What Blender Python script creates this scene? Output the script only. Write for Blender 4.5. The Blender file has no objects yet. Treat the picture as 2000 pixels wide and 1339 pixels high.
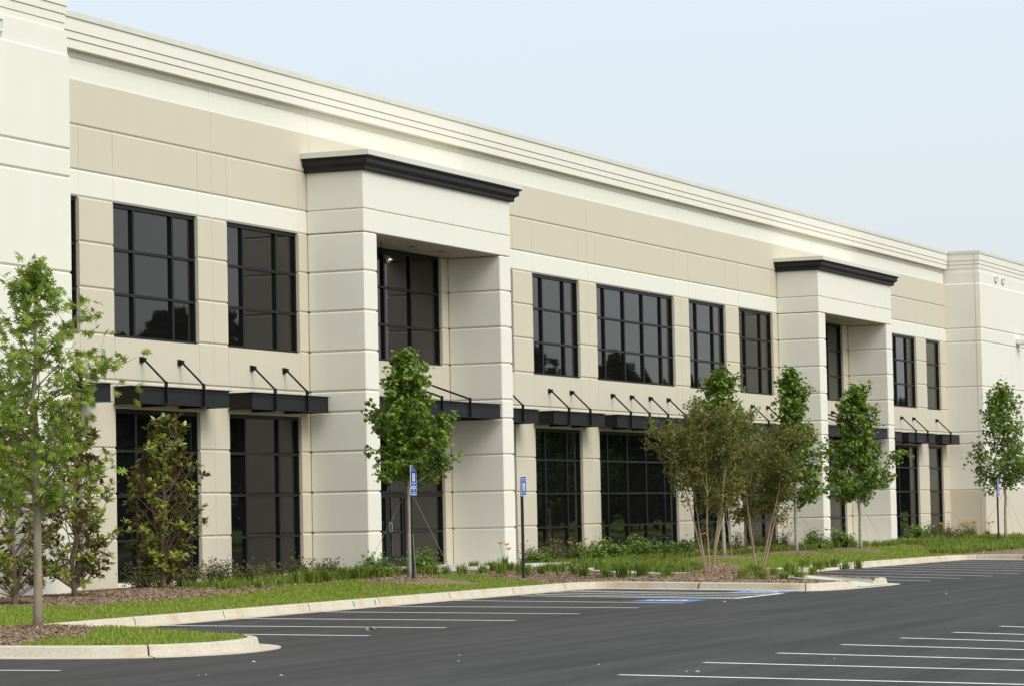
import bpy, math, random
from mathutils import Vector, Matrix
R = math.radians
C = bpy.context.scene.collection
sc = bpy.context.scene

# ------------------------------------------------------------------ camera
def setup_camera():
    yaw, pit, rol = R(23.1846), R(3.2375), R(-1.1734)
    fw = Vector((math.cos(yaw)*math.cos(pit), math.sin(yaw)*math.cos(pit), math.sin(pit)))
    r = Vector((math.sin(yaw), -math.cos(yaw), 0)); u = r.cross(fw)
    c, s = math.cos(rol), math.sin(rol)
    rr = c*r + s*u; uu = -s*r + c*u
    cd = bpy.data.cameras.new('camera'); cd.sensor_width = 36; cd.lens = 5851.49*36/2000
    cd.clip_start = .5; cd.clip_end = 3000
    co = bpy.data.objects.new('camera', cd); C.objects.link(co)
    m = Matrix.Identity(4)
    for i in range(3):
        m[i][0] = rr[i]; m[i][1] = uu[i]; m[i][2] = -fw[i]
    m[0][3], m[1][3], m[2][3] = 0, -32.4, 1.701
    co.matrix_world = m; sc.camera = co
setup_camera()

# ------------------------------------------------------------------ light
SUN_EL, SUN_AZ = 46, -111          # azimuth of the sun seen from the lot, degrees from +X
def setup_light():
    w = bpy.data.worlds.new('World'); sc.world = w; w.use_nodes = True
    nt = w.node_tree; nt.nodes.clear()
    out = nt.nodes.new('ShaderNodeOutputWorld'); bg = nt.nodes.new('ShaderNodeBackground')
    sky = nt.nodes.new('ShaderNodeTexSky'); sky.sky_type = 'NISHITA'; sky.sun_disc = False
    sky.sun_elevation = R(SUN_EL); sky.sun_rotation = R(90-SUN_AZ)
    sky.dust_density = 3.0; sky.air_density = 1.0; sky.ozone_density = 1.0
    # thin bright overcast veil over the clear sky
    mix = nt.nodes.new('ShaderNodeMix'); mix.data_type = 'RGBA'; mix.inputs[0].default_value = .76
    nt.links.new(sky.outputs[0], mix.inputs[6])
    tc = nt.nodes.new('ShaderNodeTexCoord'); sp = nt.nodes.new('ShaderNodeSeparateXYZ'); nt.links.new(tc.outputs['Generated'], sp.inputs[0])
    rp = nt.nodes.new('ShaderNodeValToRGB'); e = rp.color_ramp.elements       # the veil is greyer towards the horizon
    e[0].position = .05; e[0].color = (.585, .625, .640, 1); e[1].position = .19; e[1].color = (.62, .685, .735, 1)
    sc10 = nt.nodes.new('ShaderNodeVectorMath'); sc10.operation = 'SCALE'; sc10.inputs['Scale'].default_value = 10.
    nt.links.new(sp.outputs[2], rp.inputs[0]); nt.links.new(rp.outputs[0], sc10.inputs[0])
    mrs = nt.nodes.new('ShaderNodeMapRange'); nt.links.new(sp.outputs[1], mrs.inputs[0])             # and brighter on the sun's side of the sky
    mrs.inputs[1].default_value = .1; mrs.inputs[2].default_value = -.8; mrs.inputs[3].default_value = 10.; mrs.inputs[4].default_value = 15.5
    nt.links.new(mrs.outputs[0], sc10.inputs['Scale']); nt.links.new(sc10.outputs[0], mix.inputs[7])
    nt.links.new(mix.outputs[2], bg.inputs[0]); bg.inputs[1].default_value = .076
    nt.links.new(bg.outputs[0], out.inputs[0])
    l = bpy.data.lights.new('sun', 'SUN'); l.energy = 1.15; l.angle = R(35); l.color = (1, .955, .87)
    o = bpy.data.objects.new('sun', l); C.objects.link(o)
    d = Vector((math.cos(R(SUN_AZ))*math.cos(R(SUN_EL)), math.sin(R(SUN_AZ))*math.cos(R(SUN_EL)), math.sin(R(SUN_EL))))
    o.rotation_euler = d.to_track_quat('Z', 'Y').to_euler(); o.location = d*60
    sc.view_settings.view_transform = 'Standard'; sc.view_settings.look = 'None'
    sc.view_settings.gamma = 1; sc.view_settings.exposure = 0.93
setup_light()

# ------------------------------------------------------------------ materials
def N(nt, t, **kw):
    n = nt.nodes.new(t)
    for k, v in kw.items(): setattr(n, k, v)
    return n
def mat(name, col, rough=.6, spec=.3, var=None, vscale=3., bump=0, bscale=60., coat=0, stretch=None, metallic=0):
    """Principled material; var = second colour mixed in by noise."""
    m = bpy.data.materials.new(name); m.use_nodes = True; nt = m.node_tree
    b = nt.nodes['Principled BSDF']
    b.inputs['Base Color'].default_value = (*col, 1); b.inputs['Roughness'].default_value = rough
    b.inputs['Specular IOR Level'].default_value = spec; b.inputs['Metallic'].default_value = metallic
    tc = N(nt, 'ShaderNodeNewGeometry')
    vec = tc.outputs['Position']
    if stretch:
        mp = N(nt, 'ShaderNodeMapping'); mp.inputs['Scale'].default_value = stretch
        nt.links.new(vec, mp.inputs[0]); vec = mp.outputs[0]
    if var:
        nz = N(nt, 'ShaderNodeTexNoise'); nz.inputs['Scale'].default_value = vscale; nz.inputs['Detail'].default_value = 6
        nz.inputs['Roughness'].default_value = .6
        nt.links.new(vec, nz.inputs['Vector'])
        rp = N(nt, 'ShaderNodeValToRGB'); rp.color_ramp.elements[0].position = .35; rp.color_ramp.elements[1].position = .68
        rp.color_ramp.elements[0].color = (*col, 1); rp.color_ramp.elements[1].color = (*var, 1)
        nt.links.new(nz.outputs[0], rp.inputs[0]); nt.links.new(rp.outputs[0], b.inputs['Base Color'])
    if bump:
        nz2 = N(nt, 'ShaderNodeTexNoise'); nz2.inputs['Scale'].default_value = bscale; nz2.inputs['Detail'].default_value = 4
        nt.links.new(tc.outputs['Position'], nz2.inputs['Vector'])
        bp = N(nt, 'ShaderNodeBump'); bp.inputs['Strength'].default_value = bump; bp.inputs['Distance'].default_value = .02
        nt.links.new(nz2.outputs[0], bp.inputs['Height']); nt.links.new(bp.outputs[0], b.inputs['Normal'])
    return m

def wall_mat(name, col, col2):
    """painted concrete: faint cloudy tone plus faint vertical rain streaks and a fine stipple"""
    m = bpy.data.materials.new(name); m.use_nodes = True; nt = m.node_tree; b = nt.nodes['Principled BSDF']
    b.inputs['Roughness'].default_value = .75; b.inputs['Specular IOR Level'].default_value = .2
    g = N(nt, 'ShaderNodeNewGeometry')
    n1 = N(nt, 'ShaderNodeTexNoise'); n1.inputs['Scale'].default_value = .6; n1.inputs['Detail'].default_value = 5
    nt.links.new(g.outputs['Position'], n1.inputs['Vector'])
    mp = N(nt, 'ShaderNodeMapping'); mp.inputs['Scale'].default_value = (3.2, 3.2, .16)
    nt.links.new(g.outputs['Position'], mp.inputs[0])
    n2 = N(nt, 'ShaderNodeTexNoise'); n2.inputs['Scale'].default_value = 1.4; n2.inputs['Detail'].default_value = 6
    nt.links.new(mp.outputs[0], n2.inputs['Vector'])
    ma = N(nt, 'ShaderNodeMath', operation='ADD'); nt.links.new(n1.outputs[0], ma.inputs[0]); nt.links.new(n2.outputs[0], ma.inputs[1])
    mr = N(nt, 'ShaderNodeMapRange'); mr.inputs[1].default_value = .75; mr.inputs[2].default_value = 1.35
    nt.links.new(ma.outputs[0], mr.inputs[0])
    mx = N(nt, 'ShaderNodeMix', data_type='RGBA'); mx.inputs[6].default_value = (*col, 1); mx.inputs[7].default_value = (*col2, 1)
    nt.links.new(mr.outputs[0], mx.inputs[0]); nt.links.new(mx.outputs[2], b.inputs['Base Color'])
    n3 = N(nt, 'ShaderNodeTexNoise'); n3.inputs['Scale'].default_value = 35
    nt.links.new(g.outputs['Position'], n3.inputs['Vector'])
    bp = N(nt, 'ShaderNodeBump'); bp.inputs['Strength'].default_value = .12; bp.inputs['Distance'].default_value = .01
    nt.links.new(n3.outputs[0], bp.inputs['Height']); nt.links.new(bp.outputs[0], b.inputs['Normal'])
    return m

def leaf_mat(name, c1, c2, c3=None, rough=.45, back=None, trans=.3):
    m = bpy.data.materials.new(name); m.use_nodes = True; nt = m.node_tree; b = nt.nodes['Principled BSDF']
    b.inputs['Roughness'].default_value = rough; b.inputs['Specular IOR Level'].default_value = .35
    g = N(nt, 'ShaderNodeNewGeometry')
    rp = N(nt, 'ShaderNodeValToRGB'); e = rp.color_ramp.elements
    e[0].color = (*c1, 1); e[1].color = (*c2, 1)
    if c3:
        x = e.new(.86); x.color = (*c2, 1); e[-1].color = (*c3, 1)
    nt.links.new(g.outputs['Random Per Island'], rp.inputs[0])
    col = rp.outputs[0]
    if back:
        mx = N(nt, 'ShaderNodeMix', data_type='RGBA'); nt.links.new(g.outputs['Backfacing'], mx.inputs[0])
        nt.links.new(col, mx.inputs[6]); mx.inputs[7].default_value = (*back, 1); col = mx.outputs[2]
    nt.links.new(col, b.inputs['Base Color'])
    tr = N(nt, 'ShaderNodeBsdfTranslucent'); nt.links.new(col, tr.inputs[0])
    ms = N(nt, 'ShaderNodeMixShader'); ms.inputs[0].default_value = trans
    nt.links.new(b.outputs[0], ms.inputs[1]); nt.links.new(tr.outputs[0], ms.inputs[2])
    nt.links.new(ms.outputs[0], nt.nodes['Material Output'].inputs[0])
    return m

def asphalt_mat():
    m = bpy.data.materials.new('asphalt'); m.use_nodes = True; nt = m.node_tree; b = nt.nodes['Principled BSDF']
    b.inputs['Roughness'].default_value = .85; b.inputs['Specular IOR Level'].default_value = .25
    g = N(nt, 'ShaderNodeNewGeometry')
    def noise(sc3, scale, det=6):
        mp = N(nt, 'ShaderNodeMapping'); mp.inputs['Scale'].default_value = sc3; nt.links.new(g.outputs['Position'], mp.inputs[0])
        n = N(nt, 'ShaderNodeTexNoise'); n.inputs['Scale'].default_value = scale; n.inputs['Detail'].default_value = det
        nt.links.new(mp.outputs[0], n.inputs['Vector']); return n.outputs[0]
    def rng(v, a, bb, lo, hi):
        r = N(nt, 'ShaderNodeMapRange'); nt.links.new(v, r.inputs[0])
        r.inputs[1].default_value = a; r.inputs[2].default_value = bb; r.inputs[3].default_value = lo; r.inputs[4].default_value = hi
        return r.outputs[0]
    def mul(a, c):
        k = N(nt, 'ShaderNodeMath', operation='MULTIPLY'); nt.links.new(a, k.inputs[0]); nt.links.new(c, k.inputs[1]); return k.outputs[0]
    streak = rng(noise((.05, .9, 1), 2.2), .3, .75, 1.36, .66)      # paver and tyre streaks along the aisle
    patch = rng(noise((.2, .35, 1), 1.0), .3, .7, 1.1, .88)
    grain = rng(noise((1, 1, 1), 55., 3), .3, .72, .68, 1.36)
    spots = rng(noise((1, 1, 1), 7., 4), .66, .74, 1., .8)
    fine = rng(noise((.15, 2.2, 1), 3.1, 3), .42, .62, .93, 1.06)
    f = mul(mul(mul(mul(streak, patch), grain), spots), fine)
    mx = N(nt, 'ShaderNodeVectorMath', operation='SCALE'); mx.inputs[0].default_value = (.0445, .042, .0392)
    nt.links.new(f, mx.inputs['Scale']); nt.links.new(mx.outputs[0], b.inputs['Base Color'])
    bp = N(nt, 'ShaderNodeBump'); bp.inputs['Strength'].default_value = .35; bp.inputs['Distance'].default_value = .01
    nt.links.new(noise((1, 1, 1), 90., 2), bp.inputs['Height']); nt.links.new(bp.outputs[0], b.inputs['Normal'])
    return m

def kerb_mat():
    m = bpy.data.materials.new('kerb_concrete'); m.use_nodes = True; nt = m.node_tree; b = nt.nodes['Principled BSDF']
    b.inputs['Roughness'].default_value = .85; b.inputs['Specular IOR Level'].default_value = .2
    g = N(nt, 'ShaderNodeNewGeometry')
    mp = N(nt, 'ShaderNodeMapping'); mp.inputs['Scale'].default_value = (1.7, 1.7, .1); nt.links.new(g.outputs['Position'], mp.inputs[0])
    n = N(nt, 'ShaderNodeTexNoise'); n.inputs['Scale'].default_value = 1.; n.inputs['Detail'].default_value = 7; nt.links.new(mp.outputs[0], n.inputs['Vector'])
    rp = N(nt, 'ShaderNodeValToRGB'); e = rp.color_ramp.elements
    e[0].position = .3; e[0].color = (.575, .52, .42, 1); e[1].position = .52; e[1].color = (.54, .485, .385, 1)
    x = e.new(.64); x.color = (.53, .42, .29, 1); x = e.new(.72); x.color = (.49, .44, .36, 1)
    nt.links.new(n.outputs[0], rp.inputs[0])
    n2 = N(nt, 'ShaderNodeTexNoise'); n2.inputs['Scale'].default_value = 26; n2.inputs['Detail'].default_value = 5; nt.links.new(g.outputs['Position'], n2.inputs['Vector'])
    mr = N(nt, 'ShaderNodeMapRange'); mr.inputs[1].default_value = .3; mr.inputs[2].default_value = .7; mr.inputs[3].default_value = .86; mr.inputs[4].default_value = 1.1
    nt.links.new(n2.outputs[0], mr.inputs[0])
    mx = N(nt, 'ShaderNodeVectorMath', operation='SCALE'); nt.links.new(rp.outputs[0], mx.inputs[0]); nt.links.new(mr.outputs[0], mx.inputs['Scale'])
    nt.links.new(mx.outputs[0], b.inputs['Base Color'])
    return m

M = {}
M['white'] = wall_mat('white_wall_paint', (.768, .740, .650), (.743, .714, .617))
M['tan'] = wall_mat('tan_wall_paint', (.602, .548, .432), (.582, .528, .412))
M['coping'] = mat('coping_metal', (.66, .64, .55), .45, .4, (.61, .59, .50), 2)
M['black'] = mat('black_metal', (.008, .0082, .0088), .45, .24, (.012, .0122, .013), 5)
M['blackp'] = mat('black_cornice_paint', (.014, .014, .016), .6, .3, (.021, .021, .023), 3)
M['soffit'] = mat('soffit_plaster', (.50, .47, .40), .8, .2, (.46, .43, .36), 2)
M['roof'] = mat('roof_membrane', (.5, .5, .48), .8)
M['concrete'] = mat('walk_concrete', (.62, .60, .53), .85, .2, (.52, .50, .44), 5, .15, 50)
M['kerb'] = kerb_mat()
M['asphalt'] = asphalt_mat()
M['line'] = mat('line_paint', (.80, .79, .75), .8, .15, (.64, .63, .59), 7, .1, 80)
M['bluep'] = mat('blue_marking_paint', (.07, .215, .58), .7, .2, (.14, .28, .57), 5)
M['mulch'] = mat('mulch_soil', (.20, .135, .085), .95, .1, (.31, .225, .155), 18, .9, 60)
M['chips'] = leaf_mat('bark_chips', (.18, .115, .07), (.36, .26, .175), (.46, .37, .28), .9, None, .0)
M['lawn'] = mat('lawn_turf', (.15, .20, .024), .9, .1, (.215, .25, .047), 2.2, .8, 80)
M['blade'] = leaf_mat('lawn_blades', (.165, .238, .024), (.265, .325, .044), (.36, .37, .10), .6, None, .25)
M['glass'] = None
M['signblue'] = mat('sign_blue', (.008, .065, .42), .6, .2)
M['signwhite'] = mat('sign_white', (.74, .76, .78), .6, .2)
M['signink'] = mat('sign_ink', (.05, .05, .07), .5)
M['post'] = mat('post_green_black', (.018, .024, .022), .5, .4, (.03, .036, .034), 9)
M['steel'] = mat('bright_steel', (.6, .6, .6), .25, .5, metallic=1)
M['wire'] = mat('guy_wire_steel', (.32, .31, .29), .6)
M['stone'] = mat('pale_stone', (.5, .48, .42), .9, .1, (.35, .33, .28), 20)
M['teal'] = mat('teal_marking_paint', (.09, .36, .32), .8)
M['lampwhite'] = mat('lamp_white', (.75, .76, .74), .4)
M['barkoak'] = mat('oak_bark', (.20, .16, .115), .9, .1, (.33, .28, .215), 9, .6, 30, stretch=(1, 1, .25))
M['barkmaple'] = mat('maple_bark', (.42, .40, .33), .9, .1, (.28, .26, .21), 9, .4, 30)
M['barkcrape'] = mat('crape_bark', (.37, .31, .225), .7, .2, (.31, .20, .11), 3.5, .2, 20, stretch=(1, 1, .4))
M['barkmag'] = mat('magnolia_bark', (.22, .165, .115), .9, .1, (.31, .25, .18), 8)
M['oak'] = leaf_mat('oak_leaf', (.14, .215, .019), (.25, .33, .037), (.35, .41, .075), .45, None, .35)
M['maple'] = leaf_mat('maple_leaf', (.085, .145, .014), (.18, .265, .025), (.27, .35, .05), .42, None, .3)
M['crape'] = leaf_mat('crape_leaf', (.095, .13, .02), (.18, .19, .032), (.31, .15, .045), .5, None, .3)
M['mag'] = leaf_mat('magnolia_leaf', (.09, .13, .02), (.225, .25, .036), (.37, .35, .07), .28, (.20, .13, .042), .12)
M['hyd'] = leaf_mat('shrub_leaf', (.09, .165, .02), (.18, .27, .04), (.27, .34, .08), .45, None, .3)
M['abelia'] = leaf_mat('red_shrub_leaf', (.08, .10, .028), (.14, .135, .042), (.20, .09, .055), .5, None, .25)
M['tuft'] = leaf_mat('tuft_blade', (.115, .19, .018), (.22, .295, .036), (.34, .39, .085), .5, None, .25)
M['orange'] = leaf_mat('orange_petal', (.75, .33, .02), (.80, .42, .04), None, .5, None, .3)
M['far'] = leaf_mat('far_tree_leaf', (.012, .02, .008), (.03, .042, .016), (.05, .06, .028), .8, None, .0)
def glass_mat():
    m = bpy.data.materials.new('tinted_glass'); m.use_nodes = True; nt = m.node_tree; b = nt.nodes['Principled BSDF']
    b.inputs['Base Color'].default_value = (.006, .006, .006, 1); b.inputs['Roughness'].default_value = .015
    b.inputs['Specular IOR Level'].default_value = .5; b.inputs['IOR'].default_value = 1.46
    b.inputs['Specular Tint'].default_value = (1, .91, .80, 1)
    g = N(nt, 'ShaderNodeNewGeometry'); n = N(nt, 'ShaderNodeTexNoise'); n.inputs['Scale'].default_value = .9; n.inputs['Detail'].default_value = 1
    nt.links.new(g.outputs['Position'], n.inputs['Vector'])
    bp = N(nt, 'ShaderNodeBump'); bp.inputs['Strength'].default_value = .05; bp.inputs['Distance'].default_value = .03
    nt.links.new(n.outputs[0], bp.inputs['Height']); nt.links.new(bp.outputs[0], b.inputs['Normal'])
    return m
M['glass'] = glass_mat()

# ------------------------------------------------------------------ mesh building
class MB:
    def __init__(s): s.v = []; s.f = []; s.m = []
    def face(s, pts, mi=0):
        n = len(s.v); s.v.extend(tuple(p) for p in pts); s.f.append(tuple(range(n, n+len(pts)))); s.m.append(mi)
    def box(s, x0, x1, y0, y1, z0, z1, mi=0):
        n = len(s.v)
        s.v += [(x0,y0,z0),(x1,y0,z0),(x1,y1,z0),(x0,y1,z0),(x0,y0,z1),(x1,y0,z1),(x1,y1,z1),(x0,y1,z1)]
        for q in ((0,3,2,1),(4,5,6,7),(0,1,5,4),(1,2,6,5),(2,3,7,6),(3,0,4,7)):
            s.f.append(tuple(n+i for i in q)); s.m.append(mi)
    def bbox(s, x0, x1, y0, y1, z0, z1, b=.02, mi=0):
        """box with chamfered edges"""
        vs = {}
        n = len(s.v); k = 0
        X = (x0, x1); Y = (y0, y1); Z = (z0, z1)
        for i in (0,1):
            for j in (0,1):
                for l in (0,1):
                    dx = b if i == 0 else -b; dy = b if j == 0 else -b; dz = b if l == 0 else -b
                    s.v.append((X[i], Y[j]+dy, Z[l]+dz)); vs[i,j,l,0] = n+k; k += 1
                    s.v.append((X[i]+dx, Y[j], Z[l]+dz)); vs[i,j,l,1] = n+k; k += 1
                    s.v.append((X[i]+dx, Y[j]+dy, Z[l])); vs[i,j,l,2] = n+k; k += 1
        def add(*q): s.f.append(q); s.m.append(mi)
        for i in (0,1):
            add(*[vs[i,j,l,0] for j,l in ((0,0),(0,1),(1,1),(1,0))][::(1 if i == 0 else -1)])
            add(*[vs[j,i,l,1] for j,l in ((0,0),(1,0),(1,1),(0,1))][::(1 if i == 0 else -1)])
            add(*[vs[j,l,i,2] for j,l in ((0,0),(0,1),(1,1),(1,0))][::(1 if i == 0 else -1)])
        for i in (0,1):
            for j in (0,1):
                add(vs[i,j,0,0], vs[i,j,1,0], vs[i,j,1,1], vs[i,j,0,1])
                add(vs[i,0,j,0], vs[i,1,j,0], vs[i,1,j,2], vs[i,0,j,2])
                add(vs[0,i,j,1], vs[1,i,j,1], vs[1,i,j,2], vs[0,i,j,2])
                for l in (0,1): add(vs[i,j,l,0], vs[i,j,l,1], vs[i,j,l,2])
    def tube(s, pts, rad, n=6, mi=0, cap=True):
        pts = [Vector(p) for p in pts]; rings = []
        if not hasattr(rad, '__len__'): rad = [rad]*len(pts)
        for i, p in enumerate(pts):
            d = (pts[min(i+1, len(pts)-1)] - pts[max(i-1, 0)])
            if d.length < 1e-9: d = Vector((0,0,1))
            d.normalize(); a = Vector((1,0,0)) if abs(d.x) < .8 else Vector((0,1,0))
            a = d.cross(a).normalized(); b = d.cross(a)
            k = len(s.v)
            for j in range(n):
                t = 2*math.pi*j/n; s.v.append(tuple(p + rad[i]*(math.cos(t)*a + math.sin(t)*b)))
            rings.append(k)
        for i in range(len(rings)-1):
            for j in range(n):
                s.f.append((rings[i]+j, rings[i]+(j+1)%n, rings[i+1]+(j+1)%n, rings[i+1]+j)); s.m.append(mi)
        if cap:
            s.f.append(tuple(rings[0]+j for j in range(n))[::-1]); s.m.append(mi)
            s.f.append(tuple(rings[-1]+j for j in range(n))); s.m.append(mi)
    def build(s, name, mats, parent=None, smooth=False):
        me = bpy.data.meshes.new(name); me.from_pydata(s.v, [], s.f)
        for m in (mats if isinstance(mats, (list, tuple)) else [mats]): me.materials.append(m)
        if any(s.m): me.polygons.foreach_set('material_index', s.m)
        if smooth: me.polygons.foreach_set('use_smooth', [True]*len(s.f))
        me.update(); o = bpy.data.objects.new(name, me); C.objects.link(o)
        if parent: o.parent = parent
        return o
def tag(o, label=None, cat=None, group=None, kind=None):
    if label: o['label'] = label
    if cat: o['category'] = cat
    if group: o['group'] = group
    if kind: o['kind'] = kind
    return o
def thing(name, label, cat, loc=(0,0,0), rz=0, group=None):
    o = bpy.data.objects.new(name, None); C.objects.link(o); o.location = loc; o.rotation_euler = (0,0,rz)
    o.empty_display_size = .3
    return tag(o, label, cat, group)
def copy_tree(o, parent=None):
    c = o.copy(); C.objects.link(c); c.parent = parent
    for ch in o.children: copy_tree(ch, c)
    return c
def text_mesh(name, s, size, m, parent, loc, rot, sx=1.):
    cu = bpy.data.curves.new(name, 'FONT'); cu.body = s; cu.size = size; cu.align_x = 'CENTER'; cu.align_y = 'CENTER'; cu.extrude = .0012
    cu.offset = 0
    t = bpy.data.objects.new(name, cu); C.objects.link(t)
    bpy.context.view_layer.update()
    me = bpy.data.meshes.new_from_object(t); bpy.data.objects.remove(t)
    me.materials.clear(); me.materials.append(m)
    o = bpy.data.objects.new(name, me); C.objects.link(o); o.parent = parent; o.location = loc; o.rotation_euler = rot; o.scale = (sx, 1, 1)
    return o

# ------------------------------------------------------------------ ground heights
def lot_z(y): return .01*(y+8.1)
def sstep(t): t = max(0., min(1., t)); return t*t*(3-2*t)
MOUNDS = [(35.6, -9.9, .16, 1.5), (58.75, -4.85, .15, 1.2), (51.1, -2.95, .10, 1.5), (47.8, -3.0, .06, 1.3), (81.7, -3.9, .12, .95), (88.3, -3.95, .12, 1.0), (93.0, -4.6, .12, 1.0),
          (64.6, -9.7, .14, 1.6), (67.7, -9.8, .13, 1.5), (112.5, -4.5, .1, 1.)]
def ground_z(x, y):
    z = .135 + .165*sstep((y+7.6)/6.0) + min(0, lot_z(y))
    for mx, my, h, r in MOUNDS:
        d2 = ((x-mx)**2 + (y-my)**2)/(r*r)
        if d2 < 6: z += h*math.exp(-d2)
    return z

# ================================================================== THE BUILDING
ZG = .40                                             # floor level
ROWS = [1.32, 2.27, 3.225]                           # lower reveal joints
T = .32                                              # wall thickness
P = 1.513                                            # projection of the portals
bld = thing('office_building', 'long two-storey cream and tan office building with black-framed windows', 'building', (85, 6, 0))
BL = Vector((85, 6, 0))
def part(mb, name, mats, parent=None, smooth=False):
    mb.v = [(x-BL.x, y-BL.y, z-BL.z) for x, y, z in mb.v]
    return mb.build(name, mats, parent or bld, smooth)

# upper wall panels: a cell is one panel face between reveal joints, chamfered where it meets a joint
def cell(mb, x0, x1, z0, z1, gl=0, gr=0, gb=0, gt=0, mi=0, y=0, d=.022, t=T):
    a = [x0+gl, x1-gr, z0+gb, z1-gt]
    def ch(g): return min(.032, g*2.4) if g else 0
    l, r, b, tp = ch(gl), ch(gr), ch(gb), ch(gt)
    f = [(a[0]+l, y, a[2]+b), (a[1]-r, y, a[2]+b), (a[1]-r, y, a[3]-tp), (a[0]+l, y, a[3]-tp)]
    k = [(a[0], y+d if (l or b) else y, a[2]), (a[1], y+d if (r or b) else y, a[2]), (a[1], y+d if (r or tp) else y, a[3]), (a[0], y+d if (l or tp) else y, a[3])]
    mb.face(f, mi)
    if b: mb.face([f[1], f[0], k[0], k[1]], mi)
    if tp: mb.face([f[3], f[2], k[2], k[3]], mi)
    if l: mb.face([f[0], f[3], k[3], k[0]], mi)
    if r: mb.face([f[2], f[1], k[1], k[2]], mi)
    e = [(p[0], y+t, p[2]) for p in k]
    for i, cf in enumerate((b, r, tp, l)):
        j = (i+1) % 4
        q = [k[i]] + ([f[i], f[j]] if not cf else []) + [k[j], e[j], e[i]]
        q = [p for n, p in enumerate(q) if p != q[n-1]]
        mb.face(q, mi)
    # floor of the joints
    if gl: mb.face([(x0, y+d+.006, z0), (a[0], y+d+.006, z0), (a[0], y+d+.006, z1), (x0, y+d+.006, z1)], mi)
    if gr: mb.face([(a[1], y+d+.006, z0), (x1, y+d+.006, z0), (x1, y+d+.006, z1), (a[1], y+d+.006, z1)], mi)
    if gb: mb.face([(a[0], y+d+.006, z0), (a[1], y+d+.006, z0), (a[1], y+d+.006, a[2]), (a[0], y+d+.006, a[2])], mi)
    if gt: mb.face([(a[0], y+d+.006, a[3]), (a[1], y+d+.006, a[3]), (a[1], y+d+.006, z1), (a[0], y+d+.006, z1)], mi)

WIN = [(49.5, 53.10), (54.46, 58.09), (59.43, 62.95), (64.48, 71.05), (72.5, 75.80), (77.18, 80.70), (82.05, 88.71), (90.06, 93.64), (94.97, 98.57),
       (100.40, 106.80), (108.7, 112.2), (113.35, 116.86), (118.36, 120.53)]
MUL = [[50.4, 52.05], [55.43, 57.10], [60.33, 61.96], [66.2, 67.77, 69.35], [73.4, 74.9], [78.07, 79.70], [82.88, 84.51, 86.11, 87.71], [91.0, 92.6], [95.85, 97.47],
       [102.0, 103.6, 105.2], [109.6, 111.3], [114.2, 115.72], []]
JOINTS = [58.74, 63.545, 71.69, 81.37, 89.30, 99.33, 107.55, 112.57]
X0, X1 = 49.0, 121.5
GH, GV, GJ = .011, .005, .007
def columns(marks, lo, hi):
    """split [lo,hi] at marks (x, gap)"""
    ms = sorted([m for m in marks if lo+.02 < m[0] < hi-.02])
    xs = [(lo, 0)] + ms + [(hi, 0)]
    return [(xs[i][0], xs[i+1][0], xs[i][1], xs[i+1][1]) for i in range(len(xs)-1)]
jm = [(x, GJ) for x in JOINTS]
wm = [(x, GV) for w in WIN for x in w if not (64 < x < 71.5 or 100 < x < 107)]
def build_wall():
    mb = MB()
    for a, b, gl, gr in columns(jm, X0, X1): cell(mb, a, b, 9.87, 10.80, gl, gr, GH, 0, 1)
    for a, b, gl, gr in columns(jm + wm, X0, X1):
        cell(mb, a, b, 8.94, 9.87, gl, gr, GH, GH, 1)
        cell(mb, a, b, 8.39, 8.94, gl, gr, GH, GH, 0)
        cell(mb, a, b, 4.65, 5.56 if False else 5.55, gl, gr, GH, 0, 1)
        cell(mb, a, b, 4.06, 4.65, gl, gr, 0, GH, 1)
    edges = [X0] + [x for w in WIN for x in w] + [X1]
    for i in range(0, len(edges), 2):
        lo, hi = edges[i], edges[i+1]
        if hi - lo < .3: continue
        for a, b, gl, gr in columns(jm, lo, hi):
            zz = [5.55, 5.59, 6.53, 7.47, 8.39]
            cell(mb, a, b, 5.55, 5.59, gl, gr, 0, GH, 1)
            for k in range(1, 4): cell(mb, a, b, zz[k], zz[k+1], gl, gr, GH, GH, 1)
            zz = [ZG-.5] + ROWS + [4.06]
            for k in range(4): cell(mb, a, b, zz[k], zz[k+1], gl, gr, GH if k else 0, GH if k < 3 else 0, 1)
    # concrete base under the lower windows, roof and back
    for w in WIN: mb.box(w[0]+.001, w[1]-.001, .02, T, ZG-.5, ZG-.002, 0)
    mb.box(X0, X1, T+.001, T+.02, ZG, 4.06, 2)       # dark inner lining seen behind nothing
    return part(mb, 'wall', [M['white'], M['tan'], M['blackp']])
build_wall()

def build_cornice():
    """stepped parapet at the head of the long wall"""
    mb = MB()
    marks = [(x, GJ) for x in [52.9+6.1*k for k in range(1, 12)]]
    for a, b, gl, gr in columns(jm, 50.1, 121.45):
        cell(mb, a, b, 10.80, 11.26, gl, gr, 0, GH, 0, y=.03, t=.3)
        cell(mb, a, b, 11.26, 11.42, gl, gr, GH, 0, 0, y=.034, t=.3)
    for a, b, gl, gr in columns(marks, 50.1, 121.45):
        for z0, z1, y in ((11.41, 11.585, -.13), (11.60, 11.745, -.15), (11.76, 12.03, -.17)):
            mb.box(a+gl*.3, b-gr*.3, y, .34, z0, z1, 0)
        for z, y in ((11.585, -.11), (11.745, -.13)):
            mb.box(a, b, y, .335, z, z+.015, 0)
    o = part(mb, 'cornice', M['white'])
    mb = MB()
    for a, b, gl, gr in columns(marks, 50.12, 121.44):
        mb.box(a+gl*.4, b-gr*.4, -.20, .42, 12.032, 12.15, 0)
    c = part(mb, 'coping', M['coping'], o); 
build_cornice()
mb = MB(); mb.box(50.2, 128, .42, 45, 11.2, 11.3); part(mb, 'roof', M['roof'])

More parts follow.
